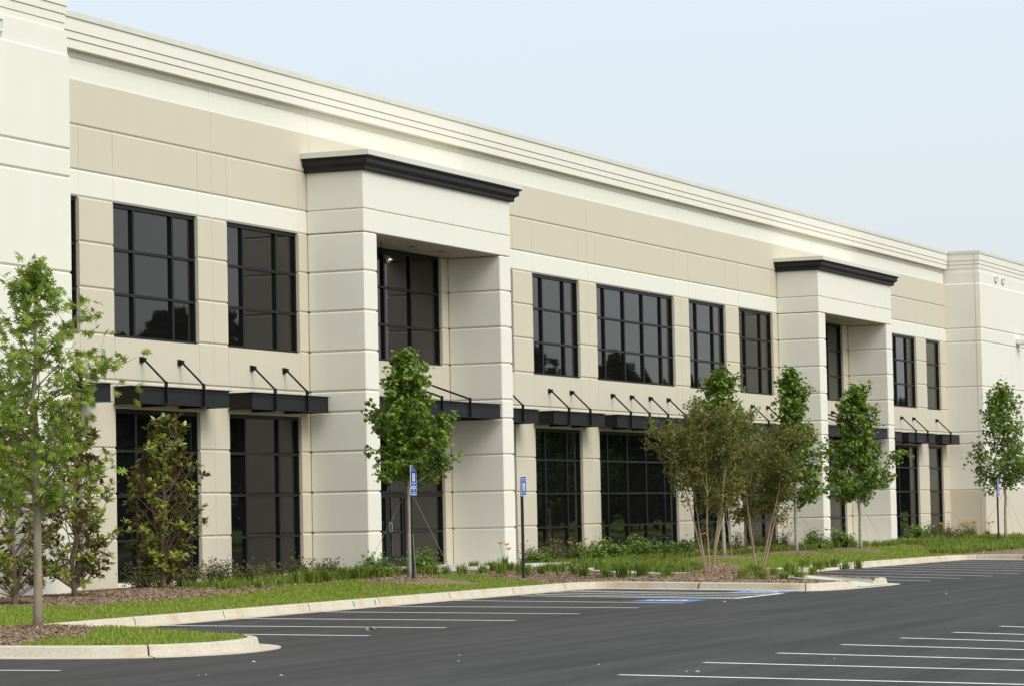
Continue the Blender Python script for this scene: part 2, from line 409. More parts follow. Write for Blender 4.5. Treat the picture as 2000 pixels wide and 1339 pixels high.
def block_stack(mb, x0, x1, y0, y1, levels, g=.011, b=.03, mi=0, core=.04):
    for i in range(len(levels)-1):
        z0, z1 = levels[i], levels[i+1]
        mb.bbox(x0, x1, y0, y1, z0+(g if i else 0), z1-(g if i < len(levels)-2 else 0), b, mi)
    mb.box(x0+core, x1-core, y0+core, y1-core, levels[0]+.05, levels[-1]-.05, mi)

def corner_block(name, x0, x1, y0, tanbase):
    mb = MB()
    yb = 30
    lv = [ZG-.5] + ROWS + [4.16, 4.65, 5.59, 6.53, 7.47, 8.39, 8.94]
    if tanbase:
        lv = [ZG-.5, 2.27, 4.16, 4.65, 6.53, 8.39, 8.94]
        block_stack(mb, x0, x1, y0, yb, [lv[0], 2.27], mi=1)
        block_stack(mb, x0, x1, y0, yb, lv[1:] + [10.80])
    else:
        lv = [ZG-.5, 4.16, 4.65, 6.53, 8.39, 8.94]
        block_stack(mb, x0, x1, y0, yb, lv + [10.80])
    for z0, z1, e in ((10.80, 11.26, .035), (11.26, 11.41, .07), (11.425, 11.585, .055), (11.60, 11.745, .035), (11.76, 12.03, .015)):
        mb.box(x0+e, x1-e, y0+e, yb, z0-.002, z1, 0)
    for z, e in ((11.41, .085), (11.585, .07), (11.745, .05)):
        mb.box(x0+e, x1-e, y0+e, yb, z, z+.015, 0)
    o = part(mb, name, [M['white'], M['tan']])
    mb = MB(); mb.box(x0-.012, x1+.012, y0-.012, yb, 12.032, 12.15); part(mb, 'coping', M['coping'], o)
    return o
left_block = corner_block('corner_block', 30, 50.12, -1.65, False)
right_block = corner_block('corner_block', 121.5, 140, -1.52, True)
# vertical control joint and downpipe line on the tower's side
mb = MB(); mb.box(121.488, 121.499, -1.31, -1.285, ZG, 12.02); part(mb, 'joint_strip', M['tan'], right_block)

# ---------------------------------------------------------------- windows
def window(x0, x1, z0, z1, mulls, trans, head=.09, skip=None, parent=None):
    mb = MB(); y0, y1 = .08, .20; w = .06
    mb.box(x0+.001, x0+w, y0, y1, z0, z1); mb.box(x1-w, x1-.001, y0, y1, z0, z1)
    mb.box(x0+w, x1-w, y0, y1, z1-head, z1-.002); mb.box(x0+w, x1-w, y0, y1, z0+.002, z0+w)
    for m in mulls: mb.box(m-.04, m+.04, y0+.002, y1-.002, z0+w, z1-head)
    xs = [x0+w] + [v for m in mulls for v in (m-.04, m+.04)] + [x1-w]
    for t in trans:
        for i in range(0, len(xs), 2): mb.box(xs[i], xs[i+1], y0+.004, y1-.004, t-.03, t+.03)
    o = part(mb, 'window', M['black'], parent)
    rng = random.Random(int(x0*97+z0*13))
    zs = [z0+w] + [v for t in trans for v in (t-.03, t+.03)] + [z1-head]
    mb = MB()
    for i in range(0, len(xs), 2):
        for k in range(0, len(zs), 2):
            a = rng.uniform(-.0016, .0016); b = rng.uniform(-.0016, .0016); y = .138
            dx = (xs[i+1]-xs[i])/2; dz = (zs[k+1]-zs[k])/2
            mb.face([(xs[i], y-a*dx-b*dz, zs[k]), (xs[i+1], y+a*dx-b*dz, zs[k]), (xs[i+1], y+a*dx+b*dz, zs[k+1]), (xs[i], y-a*dx+b*dz, zs[k+1])])
    g = part(mb, 'pane', M['glass']); 
    g.parent = o
    return o
for i, (a, b) in enumerate(WIN):
    portal = i in (3, 9)
    window(a, b, 5.55, 8.39, MUL[i], [6.47, 7.41])
    if portal:
        c = (a+b)/2
        window(a, b, 2.25, 4.06, MUL[i], [3.17])
        window(a, c-.96, ZG, 2.25, [], [1.27]); window(c+.96, b, ZG, 2.25, [], [1.27])
    else:
        window(a, b, ZG, 4.06, MUL[i], [1.27, 2.22, 3.17])

# ---------------------------------------------------------------- glazed doors in the portals
def door_leaf(x0, x1, hinge_right):
    mb = MB(); z0, z1 = ZG+.01, 2.24; y0, y1 = .10, .16
    s = .11
    mb.box(x0, x0+s, y0, y1, z0, z1); mb.box(x1-s, x1, y0, y1, z0, z1)
    mb.box(x0+s, x1-s, y0, y1, z1-.1, z1); mb.box(x0+s, x1-s, y0, y1, z0, z0+.27); mb.box(x0+s, x1-s, y0+.003, y1, 1.24, 1.30)
    d = part(mb, 'door', M['black'])
    mb = MB(); mb.face([(x0+s, .13, z0+.27), (x1-s, .13, z0+.27), (x1-s, .13, 1.24), (x0+s, .13, 1.24)]); mb.face([(x0+s, .13, 1.30), (x1-s, .13, 1.30), (x1-s, .13, z1-.1), (x0+s, .13, z1-.1)])
    g = part(mb, 'pane', M['glass'], d)
    hx = x0+.055 if hinge_right else x1-.055
    mb = MB(); mb.tube([(hx, .10, 1.30), (hx, .03, 1.30), (hx, .02, 1.32), (hx, .02, 1.50), (hx, .03, 1.52), (hx, .10, 1.52)], .013, 8)
    part(mb, 'handle', M['steel'], d)
for c in (67.77, 103.6):
    door_leaf(c-.955, c-.006, False); door_leaf(c+.006, c+.955, True)

# ---------------------------------------------------------------- entrance portals
def portal(xl, xr, ol, orr):
    mb = MB(); yb = -.002
    lv = [ZG-.5] + ROWS + [4.16, 4.65, 5.59, 6.53, 7.47, 8.38]
    block_stack(mb, xl, ol, -P, yb, lv); block_stack(mb, orr, xr, -P, yb, lv)
    for z0, z1 in ((8.40, 8.93), (8.95, 9.90)):
        mb.bbox(xl, ol+.012, -P, yb, z0, z1, .018); mb.bbox(orr-.012, xr, -P, yb, z0, z1, .018)
        mb.bbox(ol+.018, orr-.018, -P, yb, z0, z1, .012)
    mb.box(xl+.03, xr-.03, -P+.03, yb-.001, 8.42, 9.88)
    mb.box(xl+.2, xr-.2, -P+.2, yb, 9.88, 10.16)
    o = part(mb, 'entrance_portal', M['white'])
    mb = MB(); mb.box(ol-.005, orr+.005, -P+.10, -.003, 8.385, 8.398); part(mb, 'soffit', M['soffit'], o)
    # black moulded cornice: profile (projection, height) swept round three sides
    prof = [(-.05, 9.84), (.075, 9.84), (.10, 9.865), (.10, 9.935), (.115, 9.955), (.135, 9.965), (.155, 9.985), (.175, 9.992), (.20, 10.012), (.20, 10.115), (.215, 10.13), (.255, 10.138), (.255, 10.17), (-.05, 10.17)]
    mb = MB(); rings = []
    for e, z in prof: rings.append([(xl-e, 0-.003, z), (xl-e, -P-e, z), (xr+e, -P-e, z), (xr+e, 0-.003, z)])
    for i in range(len(rings)-1):
        for k in range(3): mb.face([rings[i][k], rings[i][k+1], rings[i+1][k+1], rings[i+1][k]])
    part(mb, 'black_cornice', M['blackp'], o)
    mb = MB(); mb.box(xl-.285, xr+.285, -P-.285, -.004, 10.173, 10.30); part(mb, 'coping', M['coping'], o)
    # recessed downlights in the soffit
    for k in (0, 1):
        x = (xl+xr)/2 - .1 + k*1.75
        mb = MB(); 
        mb.tube([(x, -.75, 8.384), (x, -.75, 8.374)], .085, 14)
        part(mb, 'downlight', M['black'], o)
    return o
p1 = portal(63.39, 72.14, 64.085, 71.45)
p2 = portal(99.10, 108.13, 99.83, 107.43)
# hanging security lamp in the first portal
mb = MB(); mb.tube([(65.95, -.72, 8.39), (65.95, -.72, 8.12)], .012, 6, 0); mb.tube([(65.95, -.72, 8.12), (66.02, -.76, 8.02)], .02, 6, 0)
pts = [(66.02+.05*k*.4, -.76-.06*k*.5, 8.03-.04*k) for k in range(5)]
mb.tube(pts, [.03, .07, .10, .11, .10], 12, 1)
part(mb, 'pendant_lamp', [M['black'], M['steel']], p1, True)

# ---------------------------------------------------------------- steel canopies
def canopy(x0, x1, yf, rods, zt=4.52, zb=4.14):
    f = yf + .055                                       # web line
    mb = MB(); fl = .012
    mb.box(x0+.012, x1-.0, f, f+.012, zb+fl, zt-fl)                       # front web
    mb.box(x0-.06, x1+.05, yf, f+.07, zt-fl, zt); mb.box(x0-.06, x1+.05, yf, f+.07, zb, zb+fl)  # flanges
    mb.box(x0-.02, x1, yf+.02, yf+.03, zt-.075, zt-.068)
    for s in (x0, x1-.012):                             # end channels
        mb.box(s, s+.012, f+.012, -.01, zb+fl, zt-fl)
    mb.box(x0-.06, x0+.012, f+.071, -.01, zt-fl, zt-.001); mb.box(x0-.06, x0+.012, f+.071, -.01, zb+.001, zb+fl)
    mb.box(x1-.012, x1+.05, f+.071, -.01, zt-fl, zt-.001); mb.box(x1-.012, x1+.05, f+.071, -.01, zb+.001, zb+fl)
    mb.box(x0+.013, x1-.013, f+.072, -.012, 4.42, 4.44)  # roof deck
    c = part(mb, 'canopy', M['black'])
    for x in rods:
        mb = MB(); mb.box(x-.045, x+.045, f+.014, -.012, zb-.03, zb-.002); mb.box(x-.006, x+.006, f+.013, -.012, zb, 4.419); mb.box(x-.012, x+.012, yf+.004, f-.001, zb+fl, zt-fl)
        part(mb, 'cross_beam', M['black'], c)
        mb = MB(); mb.box(x-.075, x+.075, -.035, -.002, 5.05, 5.18); mb.box(x-.03, x+.03, -.12, -.036, 5.07, 5.16); part(mb, 'anchor_plate', M['black'], c)
        mb = MB(); mb.tube([(x, -.09, 5.105), (x, yf+.03, 4.60)], .024, 8); mb.bbox(x-.03, x+.03, yf+.005, yf+.075, zt+.001, 4.64, .012)
        part(mb, 'tie_rod', M['black'], c)
    return c
canopy(49.4, 53.28, -.645, [50.4, 52.1])
canopy(54.42, 58.34, -.645, [55.54, 57.17])
canopy(59.40, 63.20, -.645, [60.50, 62.09])
canopy(72.25, 76.02, -.645, [73.3, 74.9])
canopy(77.11, 81.00, -.645, [78.23, 79.85])
canopy(82.00, 88.95, -.645, [83.09, 84.67, 86.28, 87.88])
canopy(90.01, 93.9, -.645, [91.1, 92.65])
canopy(94.91, 98.8, -.645, [96.04, 97.68])
canopy(108.4, 112.3, -.645, [109.6, 111.2])
canopy(113.3, 117.2, -.645, [114.32, 116.06])
canopy(118.31, 121.0, -.645, [119.56])
canopy(64.15, 71.36, -1.52, [66.0, 67.7, 69.42])
canopy(99.9, 107.33, -1.52, [101.8, 103.5, 105.16])

# ---------------------------------------------------------------- small fittings
mb = MB(); mb.box(46.9, 47.72, -1.70, -1.66, 10.92, 10.96); mb.box(46.9, 47.72, -1.70, -1.66, 11.15, 11.19); mb.box(47.68, 47.72, -1.70, -1.66, 10.96, 11.15); mb.box(46.9, 47.68, -1.67, -1.655, 10.96, 11.15, 1)
part(mb, 'scupper', [M['lampwhite'], M['coping']], left_block)
for x in (124.05, 125.25):
    mb = MB(); mb.box(x, x+.42, -1.56, -1.52, 11.0, 11.03); mb.box(x, x+.42, -1.56, -1.52, 11.2, 11.24); mb.box(x, x+.03, -1.56, -1.52, 11.03, 11.2); mb.box(x+.39, x+.42, -1.56, -1.52, 11.03, 11.2)
    mb.box(x+.03, x+.39, -1.535, -1.518, 11.03, 11.2, 1)
    part(mb, 'scupper', [M['lampwhite'], M['coping']], right_block)
mb = MB(); mb.bbox(127.4, 127.95, -1.95, -1.52, 8.52, 8.74, .03); mb.box(127.45, 127.9, -1.9, -1.6, 8.49, 8.52)
part(mb, 'wall_lamp', M['lampwhite'], right_block)

# ================================================================== GROUND
def chaikin(p, n=2):
    for _ in range(n):
        q = [p[0]]
        for i in range(len(p)-1):
            a, b = p[i], p[i+1]
            q.append(tuple(a[k]*.75+b[k]*.25 for k in range(2))); q.append(tuple(a[k]*.25+b[k]*.75 for k in range(2)))
        q.append(p[-1]); p = q
    return p
KERB = [(14, -8.0), (30.8, -8.0), (32.3, -8.6), (32.6, -10.0), (32.75, -11.6), (33.1, -12.8), (33.9, -13.5), (35.0, -13.75), (36.3, -13.45), (37.1, -12.6), (37.6, -11.0), (38.2, -9.0), (38.9, -8.2), (40.2, -8.0),
        (60.6, -7.95), (61.15, -8.05), (61.15, -8.6), (60.05, -12.4), (59.8, -13.1), (60.0, -13.6), (60.8, -13.8), (62.5, -13.93), (64.6, -14.0), (65.3, -13.75), (65.9, -12.9), (68.9, -9.4), (69.6, -8.6), (70.6, -8.4),
        (80.2, -8.69), (88.6, -8.9), (89.4, -9.05), (89.35, -9.6), (87.95, -12.6), (88.0, -13.4), (88.9, -13.9), (92.5, -14.1), (110, -14.4), (112, -13.6), (114, -9.6), (115, -8.9), (117, -8.8), (150, -8.8)]
path = chaikin(KERB, 2)
def offset_path(p, d):
    out = []
    for i in range(len(p)):
        a = p[max(i-1, 0)]; b = p[min(i+1, len(p)-1)]
        tx, ty = b[0]-a[0], b[1]-a[1]; l = math.hypot(tx, ty) or 1
        out.append((p[i][0]-ty/l*d, p[i][1]+tx/l*d))
    return out
def kerb_h(x, y):
    """kerb drops to a ramp on the nose of the second island"""
    if y < -13.2 and 61 < x < 66:
        if x < 62.1 or x > 64.25: return 1.
        if x < 62.8: return 1-sstep((x-62.1)/.7)
        if x > 63.9: return sstep((x-63.9)/.35)
        return 0.
    return 1.
def build_kerb():
    PR = [(0, .006, 0), (.27, .012, 0), (.275, .014, 0), (.30, 0.0, 1), (.335, 0.0, 1.), (.45, .0, 1.)]   # (offset, lift, fraction)
    prof = [(0., -.05), (0., .008), (.28, .016), (.305, .10), (.315, .135), (.345, .150), (.45, .155), (.46, .0)]
    # resample finely
    pts = []
    for i in range(len(path)-1):
        a, b = path[i], path[i+1]; l = math.hypot(b[0]-a[0], b[1]-a[1]); n = max(1, int(l/.35))
        for k in range(n): pts.append((a[0]+(b[0]-a[0])*k/n, a[1]+(b[1]-a[1])*k/n))
    pts.append(path[-1])
    offs = [offset_path(pts, d) for d, z in prof]
    mb = MB(); acc = 0; nextj = 1.4; joint = set()
    for i in range(len(pts)-1):
        acc += math.hypot(pts[i+1][0]-pts[i][0], pts[i+1][1]-pts[i][1])
        if acc > nextj: joint.add(i); nextj += 3.05
    for i in range(len(pts)-1):
        quad = []
        for s in (i, i+1):
            row = []
            base = lot_z(pts[s][1]); h = kerb_h(*pts[s])
            for k, (d, z) in enumerate(prof):
                zz = z if z < .03 else .018 + (z-.018)*h
                row.append(Vector((offs[k][s][0], offs[k][s][1], base+zz)))
            quad.append(row)
        if i in joint:      # open contraction joint
            q = quad[1]; quad[1] = [a + (b-a)*(1-.022/max(.03, (b-a).length)) for a, b in zip(quad[0], q)]
            for k in range(1, len(prof)-1):
                lo = [quad[1][k], q[k], q[k+1], quad[1][k+1]]
                mb.face([p + Vector((0, .02, -.018)) for p in lo], 1)
        for k in range(len(prof)-1): mb.face([quad[0][k], quad[1][k], quad[1][k+1], quad[0][k+1]], 0)
    return tag(mb.build('kerb', [M['kerb'], M['mulch']]), kind='structure')
build_kerb()

inner = offset_path(path, .455)
def poly_in(x, y, poly):
    c = False; j = len(poly)-1
    for i in range(len(poly)):
        xi, yi = poly[i]; xj, yj = poly[j]
        if (yi > y) != (yj > y) and x < (xj-xi)*(y-yi)/(yj-yi)+xi: c = not c
        j = i
    return c
bed_poly = inner + [(150, 0), (14, 0)]
LAWN1 = [(14, -3.6), (44.4, -3.9), (45.8, -4.83), (49.8, -4.67), (51.2, -4.65), (53.5, -4.1), (55.7, -3.4), (58.9, -3.4), (60.5, -3.4), (63.6, -3.3), (64.4, -3.9), (62.1, -5.94), (60.6, -7.0), (60.5, -8.2), (14, -8.2)]
ISL_MULCH = [(32.8, -11.1), (34.9, -11.05), (36.3, -10.6), (37.6, -9.8), (38.3, -8.9), (38.2, -7.9), (35.5, -8.2), (33, -8.6)]
LAWN2 = [(71.5, -8.7), (73.2, -7.6), (78, -5.4), (80, -3.2), (84, -3.0), (92, -3.0), (101, -3.0), (103, -4.0), (98, -5.4), (92.5, -6.9), (89.3, -9.3)]
RINGS = [(58.75, -4.95, 1.25), (81.7, -3.9, 1.0), (88.3, -3.95, 1.05), (93.0, -4.6, 1.1), (51.1, -2.95, 1.5)]
rnd = random.Random(3)
def wob(x, y): return .12*math.sin(3.1*x+1.7*y)+.1*math.sin(5.3*y-2.2*x)
def is_lawn(x, y):
    w = wob(x, y)
    for cx, cy, r in RINGS:
        if (x-cx)**2+(y-cy)**2 < (r+w)**2: return False
    if poly_in(x, y+w*.5, LAWN1): return True
    if y < -8 and 32 < x < 38.6:
        return not poly_in(x+w*.3, y+w*.5, ISL_MULCH)
    if y < -7.6 and 30 < x < 39: return not poly_in(x+w*.3, y+w*.5, ISL_MULCH)
    return poly_in(x, y+w*.5, LAWN2)
RAMP = [(62.45, -13.9), (64.2, -13.9), (64.8, -11.9), (63.35, -11.9)]
def build_beds():
    lawn, mul = MB(), MB()
    def grid(x0, x1, y0, y1, st):
        nx = int(round((x1-x0)/st)); ny = int(round((y1-y0)/st))
        for i in range(nx):
            for j in range(ny):
                xa, ya = x0+i*st, y0+j*st; cx, cy = xa+st/2, ya+st/2
                if not poly_in(cx, cy, bed_poly) or poly_in(cx, cy, RAMP): continue
                q = [(xa, ya), (xa+st, ya), (xa+st, ya+st), (xa, ya+st)]
                (lawn if is_lawn(cx, cy) else mul).face([(x, y, ground_z(x, y)) for x, y in q])
    grid(22, 70, -8.0, -.01+.0, .16); grid(70, 128, -9.2, 0., .2)
    grid(32, 39.4, -14.4, -8.0, .16); grid(59.2, 70, -14.4, -8.0, .16); grid(87, 114, -14.6, -9.2, .2)
    tag(lawn.build('lawn', M['lawn'], None, True), kind='structure'); tag(mul.build('mulch_bed', M['mulch'], None, True), kind='structure')
build_beds()

# lot, ground beyond
mb = MB(); 
mb.face([(-80, -70, lot_z(-70)), (330, -70, lot_z(-70)), (330, 0, lot_z(0)), (-80, 0, lot_z(0))])
tag(mb.build('parking_lot', M['asphalt']), kind='structure')
mb = MB(); mb.box(-1500, 1800, -1500, 1500, -1.2, -.75); tag(mb.build('ground', M['lawn']), kind='structure')

# markings
def strip(mb, a, b, w, lift=.004, mi=0):
    a, b = Vector(a), Vector(b); d = (b-a); L = d.length; d.normalize(); n = Vector((-d.y, d.x))*w/2
    k = max(1, int(L/1.)); 
    for i in range(k):
        p, q = a+d*L*i/k, a+d*L*(i+1)/k
        mb.face([(v.x, v.y, lot_z(v.y)+lift) for v in (p-n, q-n, q+n, p+n)], mi)
def build_markings():
    mb = MB()
    for x, x2 in ((39.85, 39.55), (42.35, 42.24), (45.14, 44.96), (48.1, 47.75), (50.75, 50.58), (53.9, 53.0)): strip(mb, (x, -8.0), (x2, -13.1), .125)
    for (x, y), (x2, y2) in (((31.2, -20.25), (30.3, -26.3)), ((33.75, -20.34), (32.6, -26)), ((35.99, -20.52), (34.5, -26)), ((38.21, -20.68), (36.5, -26)), ((40.15, -20.94), (38.2, -26.3)),
                             ((41.92, -21.21), (39.6, -26.6)), ((43.99, -21.37), (41.0, -26.8)), ((46.0, -21.6), (43, -27)), ((48.2, -21.8), (45, -27))): strip(mb, (x, y), (x2, y2), .12)
    strip(mb, (30.4, -12.0), (30.58, -13.41), .10); strip(mb, (30.4, -12.0), (30.2, -8.1), .10)
    for (x, y), (x2, y2) in (((67.27, -13.94), (70.5, -8.7)), ((69.28, -14.14), (72.9, -8.6)), ((71.34, -14.35), (75.2, -8.6)), ((73.52, -14.49), (77.4, -8.7)), ((76.15, -13.98), (79.3, -8.8)), ((78.81, -13.33), (81.5, -8.9)),
                             ((81.07, -12.79), (83.4, -8.9)), ((83.48, -12.21), (85.4, -9.)), ((85.7, -12.0), (87.2, -9.))):
        strip(mb, (x, y), (x2, y2), .10)
    # hatched access aisle
    A, B, Cc, D = (56.7, -8.2), (55.35, -13.3), (58.4, -13.25), (59.9, -8.2)
    strip(mb, A, B, .15); strip(mb, B, Cc, .15, .0055); strip(mb, Cc, D, .15)
    for k in range(3):
        t = .12+k*.3; u = t+.14; strip(mb, (A[0]+(D[0]-A[0])*u, A[1]), (B[0]+(Cc[0]-B[0])*t, B[1]+.05), .15, .005)
    tag(mb.build('parking_lines', M['line']), kind='structure')
    # wheelchair symbols on blue squares
    for cx, cy, sk in ((54.25, -12.35, .1), (59.35, -12.5, .1)):
        mb = MB(); h = .62
        def P3(u, v, l): 
            x = cx+u+sk*v*.9; y = cy+v; return (x, y, lot_z(y)+l)
        mb.face([P3(-.55, -h, .004), (P3(.55, -h, .004)), P3(.55, h, .004), P3(-.55, h, .004)], 0)
        def poly(pts, w, l=.0075):
            for (a, b), (c, d) in zip(pts[:-1], pts[1:]):
                dd = Vector((c-a, d-b)); n = Vector((-dd.y, dd.x)).normalized()*w/2
                mb.face([P3(a-n.x, b-n.y, l), P3(c-n.x, d-n.y, l), P3(c+n.x, d+n.y, l), P3(a+n.x, b+n.y, l)], 1)
        for t in (0,): poly([(-.42, -.5), (.42, -.5), (.42, .5), (-.42, .5), (-.42, -.5)][0:0] or [(0, 0), (0, .001)], .001)
        mb.face([P3(-.10+.09*math.cos(t*.6283), .36+.09*math.sin(t*.6283), .0075) for t in range(10)], 1)
        poly([(-.09, .25), (-.05, -.02), (.16, -.02), (.26, -.3)], .15)
        poly([(-.07, .12), (.13, .12)], .10, .0085)
        poly([(-.13+.25*math.cos(R(a))*.9, -.12+.26*math.sin(R(a))) for a in range(120, 331, 15)], .11, .0095)
        tag(mb.build('parking_symbol', [M['bluep'], M['line']]), kind='structure')
build_markings()
mb = MB()
for x in (50.02, 50.93):
    mb.face([(x-.025, -7.6995, .03), (x+.025, -7.6995, .03), (x+.025, -7.668, .13), (x-.025, -7.668, .13)])
tag(mb.build('kerb_paint', M['teal']), kind='structure')

# entrance slabs, walk and kerb ramp
def ribbon(mb, left, width, lift):
    for i in range(len(left)-1):
        a, b = left[i], left[i+1]
        mb.face([a, (a[0]+width, a[1], a[2]), (b[0]+width, b[1], b[2]), b])
mb = MB()
mb.box(64.09, 71.44, -1.9, .01, .1, .385); mb.box(70.2, 72.9, -2.75, -1.9, .1, .385)
mb.box(99.84, 107.42, -1.9, .01, .1, .375)
walk = [(70.4, -2.6), (69.3, -4.0), (67.8, -5.93), (66.8, -7.9), (65.3, -10.2), (63.5, -11.85)]
def wz(x, y): return .135 + .165*sstep((y+7.6)/6.0) + min(0, lot_z(y)) + .055
for i in range(len(walk)-1):
    a, b = walk[i], walk[i+1]; n = 6
    for k in range(n):
        p = [a[j]+(b[j]-a[j])*k/n for j in (0, 1)]; q = [a[j]+(b[j]-a[j])*(k+1)/n for j in (0, 1)]
        zp, zq = wz(*p), wz(*q)
        if p[1] < -11.5: zp = .14+(lot_z(-13.5)-.0-.12)*sstep((-11.5-p[1])/1.6)
        if q[1] < -11.5: zq = .14+(lot_z(-13.5)-.0-.12)*sstep((-11.5-q[1])/1.6)
        w = 1.15
        mb.face([(p[0], p[1], zp), (q[0], q[1], zq), (q[0]+w, q[1], zq), (p[0]+w, p[1], zp)])
        mb.face([(p[0], p[1], zp-.2), (q[0], q[1], zq-.2), (q[0], q[1], zq), (p[0], p[1], zp)])
zl = lot_z(-13.6)+.018
mb.face([(62.45, -13.75, zl), (64.2, -13.8, zl), (64.85, -11.8, .165), (63.3, -11.8, .165)])
mb.face([(62.5, -13.5, zl-.1), (62.5, -13.5, .07), (63.4, -11.8, .17), (63.4, -11.8, 0)]); mb.face([(64.12, -13.5, zl-.1), (64.12, -13.5, .07), (64.75, -11.8, .17), (64.75, -11.8, 0)])
tag(mb.build('sidewalk', M['concrete']), kind='structure')

# ================================================================== VEGETATION
def frame(n, rng):
    n = n.normalized(); a = Vector((rng.uniform(-1, 1), rng.uniform(-1, 1), rng.uniform(-1, 1)))
    a = (a - n*a.dot(n)).normalized(); return a, n.cross(a)
OAK = [(0, -.5), (.05, -.24), (.36, -.34), (.42, -.22), (.11, -.08), (.50, .06), (.46, .16), (.10, .14), (.34, .40), (.26, .44), (.05, .30), (0, .58), (-.05, .30), (-.26, .44), (-.34, .40), (-.10, .14), (-.46, .16), (-.50, .06), (-.11, -.08), (-.42, -.22), (-.36, -.34), (-.05, -.24)]
MAPLE = [(0, -.5), (.32, -.36), (.26, -.18), (.54, .02), (.28, .12), (.22, .20), (0, .56), (-.22, .20), (-.28, .12), (-.54, .02), (-.26, -.18), (-.32, -.36)]
ELL = [(0, -.5), (.17, -.22), (.2, .06), (.12, .32), (0, .5), (-.12, .32), (-.2, .06), (-.17, -.22)]
DIA = [(0, -.5), (.26, -.02), (0, .5), (-.26, -.02)]
def leaf(mb, p, n, size, shape, rng, droop=0, axis=None):
    a, b = frame(n, rng)
    if axis is not None:
        b = axis.normalized(); a = b.cross(n).normalized()
    k = len(mb.v)
    nn = a.cross(b)
    for x, y in shape: mb.v.append(tuple(p + a*(x*size) + b*(y*size) - nn*(droop*(x*x+y*y)*size)))
    mb.f.append(tuple(range(k, k+len(shape)))); mb.m.append(0)
def curve_pts(p, d, L, up, rng, n=5, wig=.06):
    pts = [Vector(p)]; d = d.normalized()
    for i in range(n):
        d = (d + Vector((rng.gauss(0, wig), rng.gauss(0, wig), up/n + rng.gauss(0, wig*.6)))).normalized()
        pts.append(pts[-1] + d*(L/n))
    return pts
def interp(tab, t):
    for i in range(len(tab)-1):
        if t <= tab[i+1][0]:
            a, b = tab[i], tab[i+1]; k = (t-a[0])/max(1e-6, b[0]-a[0]); return a[1]+(b[1]-a[1])*k
    return tab[-1][1]

def tree(name, label, base, h, prof, nb, r0, bark, leafm, shape, size, seed, group, per=9, spread=.13, rise=(.12, .62), wires=True, cat='tree', step=.13, start=.25):
    rng = random.Random(seed)
    o = thing(name, label, cat, base, 0, group)
    tr = MB(); cr = MB()
    n = 14; tp = [Vector((rng.gauss(0, .006)*i*.4, rng.gauss(0, .006)*i*.4, -.12 + (h*.97+.12)*i/n)) for i in range(n+1)]
    tr.tube(tp, [r0*(1.25 if i == 0 else 1)*(1-i/n)**.8+.006 for i in range(n+1)], 10)
    lo = prof[0][0]
    def trunk_at(z):
        t = max(0, min(n-.001, (z+.12)/(h*.97+.12)*n)); i = int(t); return tp[i].lerp(tp[i+1], t-i)
    def clusters(pts, frac, m):
        L = sum((pts[i+1]-pts[i]).length for i in range(len(pts)-1)); k = max(2, int(L*(1-frac)/step))
        for c in range(k+1):
            t = frac+(1-frac)*c/k; x = t*(len(pts)-1); i = min(len(pts)-2, int(x)); q = pts[i].lerp(pts[i+1], x-i)
            off = Vector((rng.gauss(0, 1), rng.gauss(0, 1), rng.gauss(0, .8)))*spread*.8
            cc = q+off
            if rng.random() < .5: tr.tube([q, q+off*.6+Vector((0,0,.01)), cc], [.005, .004, .003], 3, cap=False)
            for _ in range(m):
                lp = cc + Vector((rng.gauss(0, spread*.6), rng.gauss(0, spread*.6), rng.gauss(0, spread*.5)))
                nn = Vector((rng.gauss(0, .55), rng.gauss(0, .55) - .25, rng.uniform(.25, 1)))
                leaf(cr, lp, nn, size*rng.uniform(.7, 1.2), shape, rng, rng.uniform(0, .5))
    for i in range(nb):
        t = (i+.5)/nb; z = lo*h + (h*.97-lo*h)*t**.92
        rad = interp(prof, z/h)*rng.uniform(.62, 1.18)
        if rad < .06: continue
        az = i*2.399+rng.uniform(-.45, .45); el = rng.uniform(*rise)*(1.0 + .25*t)
        d = Vector((math.cos(az)*math.cos(el), math.sin(az)*math.cos(el), math.sin(el)))
        L = rad/max(.35, math.cos(el)); z0 = max(lo*h*.92, z - L*math.sin(el)*.75)
        p = curve_pts(trunk_at(z0), d, L, rng.uniform(-.1, .35), rng)
        rb = max(.006, r0*.3*(1-t*.7)); tr.tube(p, [rb*(1-k/6.)+.003 for k in range(len(p))], 5, cap=False)
        clusters(p, start, per)
        for s in range(2 + int(L*1.6)):
            k = rng.randint(1, 4); q = p[k]
            dd = (p[min(k+1, 5)]-p[k-1]).normalized() + Vector((rng.gauss(0, .7), rng.gauss(0, .7), rng.gauss(.1, .4)))
            p2 = curve_pts(q, dd, L*rng.uniform(.25, .5), .2, rng, 3); tr.tube(p2, [.006, .005, .004, .003], 4, cap=False)
            clusters(p2, .3, per)
    clusters(tp[-4:], .2, per)
    tr.build('trunk', bark, o, True); cr.build('crown', leafm, o)
    if wires:
        for k in range(3):
            a = R(200 + 120*k) + .2; wmb = MB(); zt = lo*h*.92
            wmb.tube([(0, 0, zt), (math.cos(a)*1.15, math.sin(a)*1.15, .02)], .0045, 4); wmb.build('guy_wire', M['wire'], o)
    return o
def at(x, y): return (x, y, ground_z(x, y)-.005)

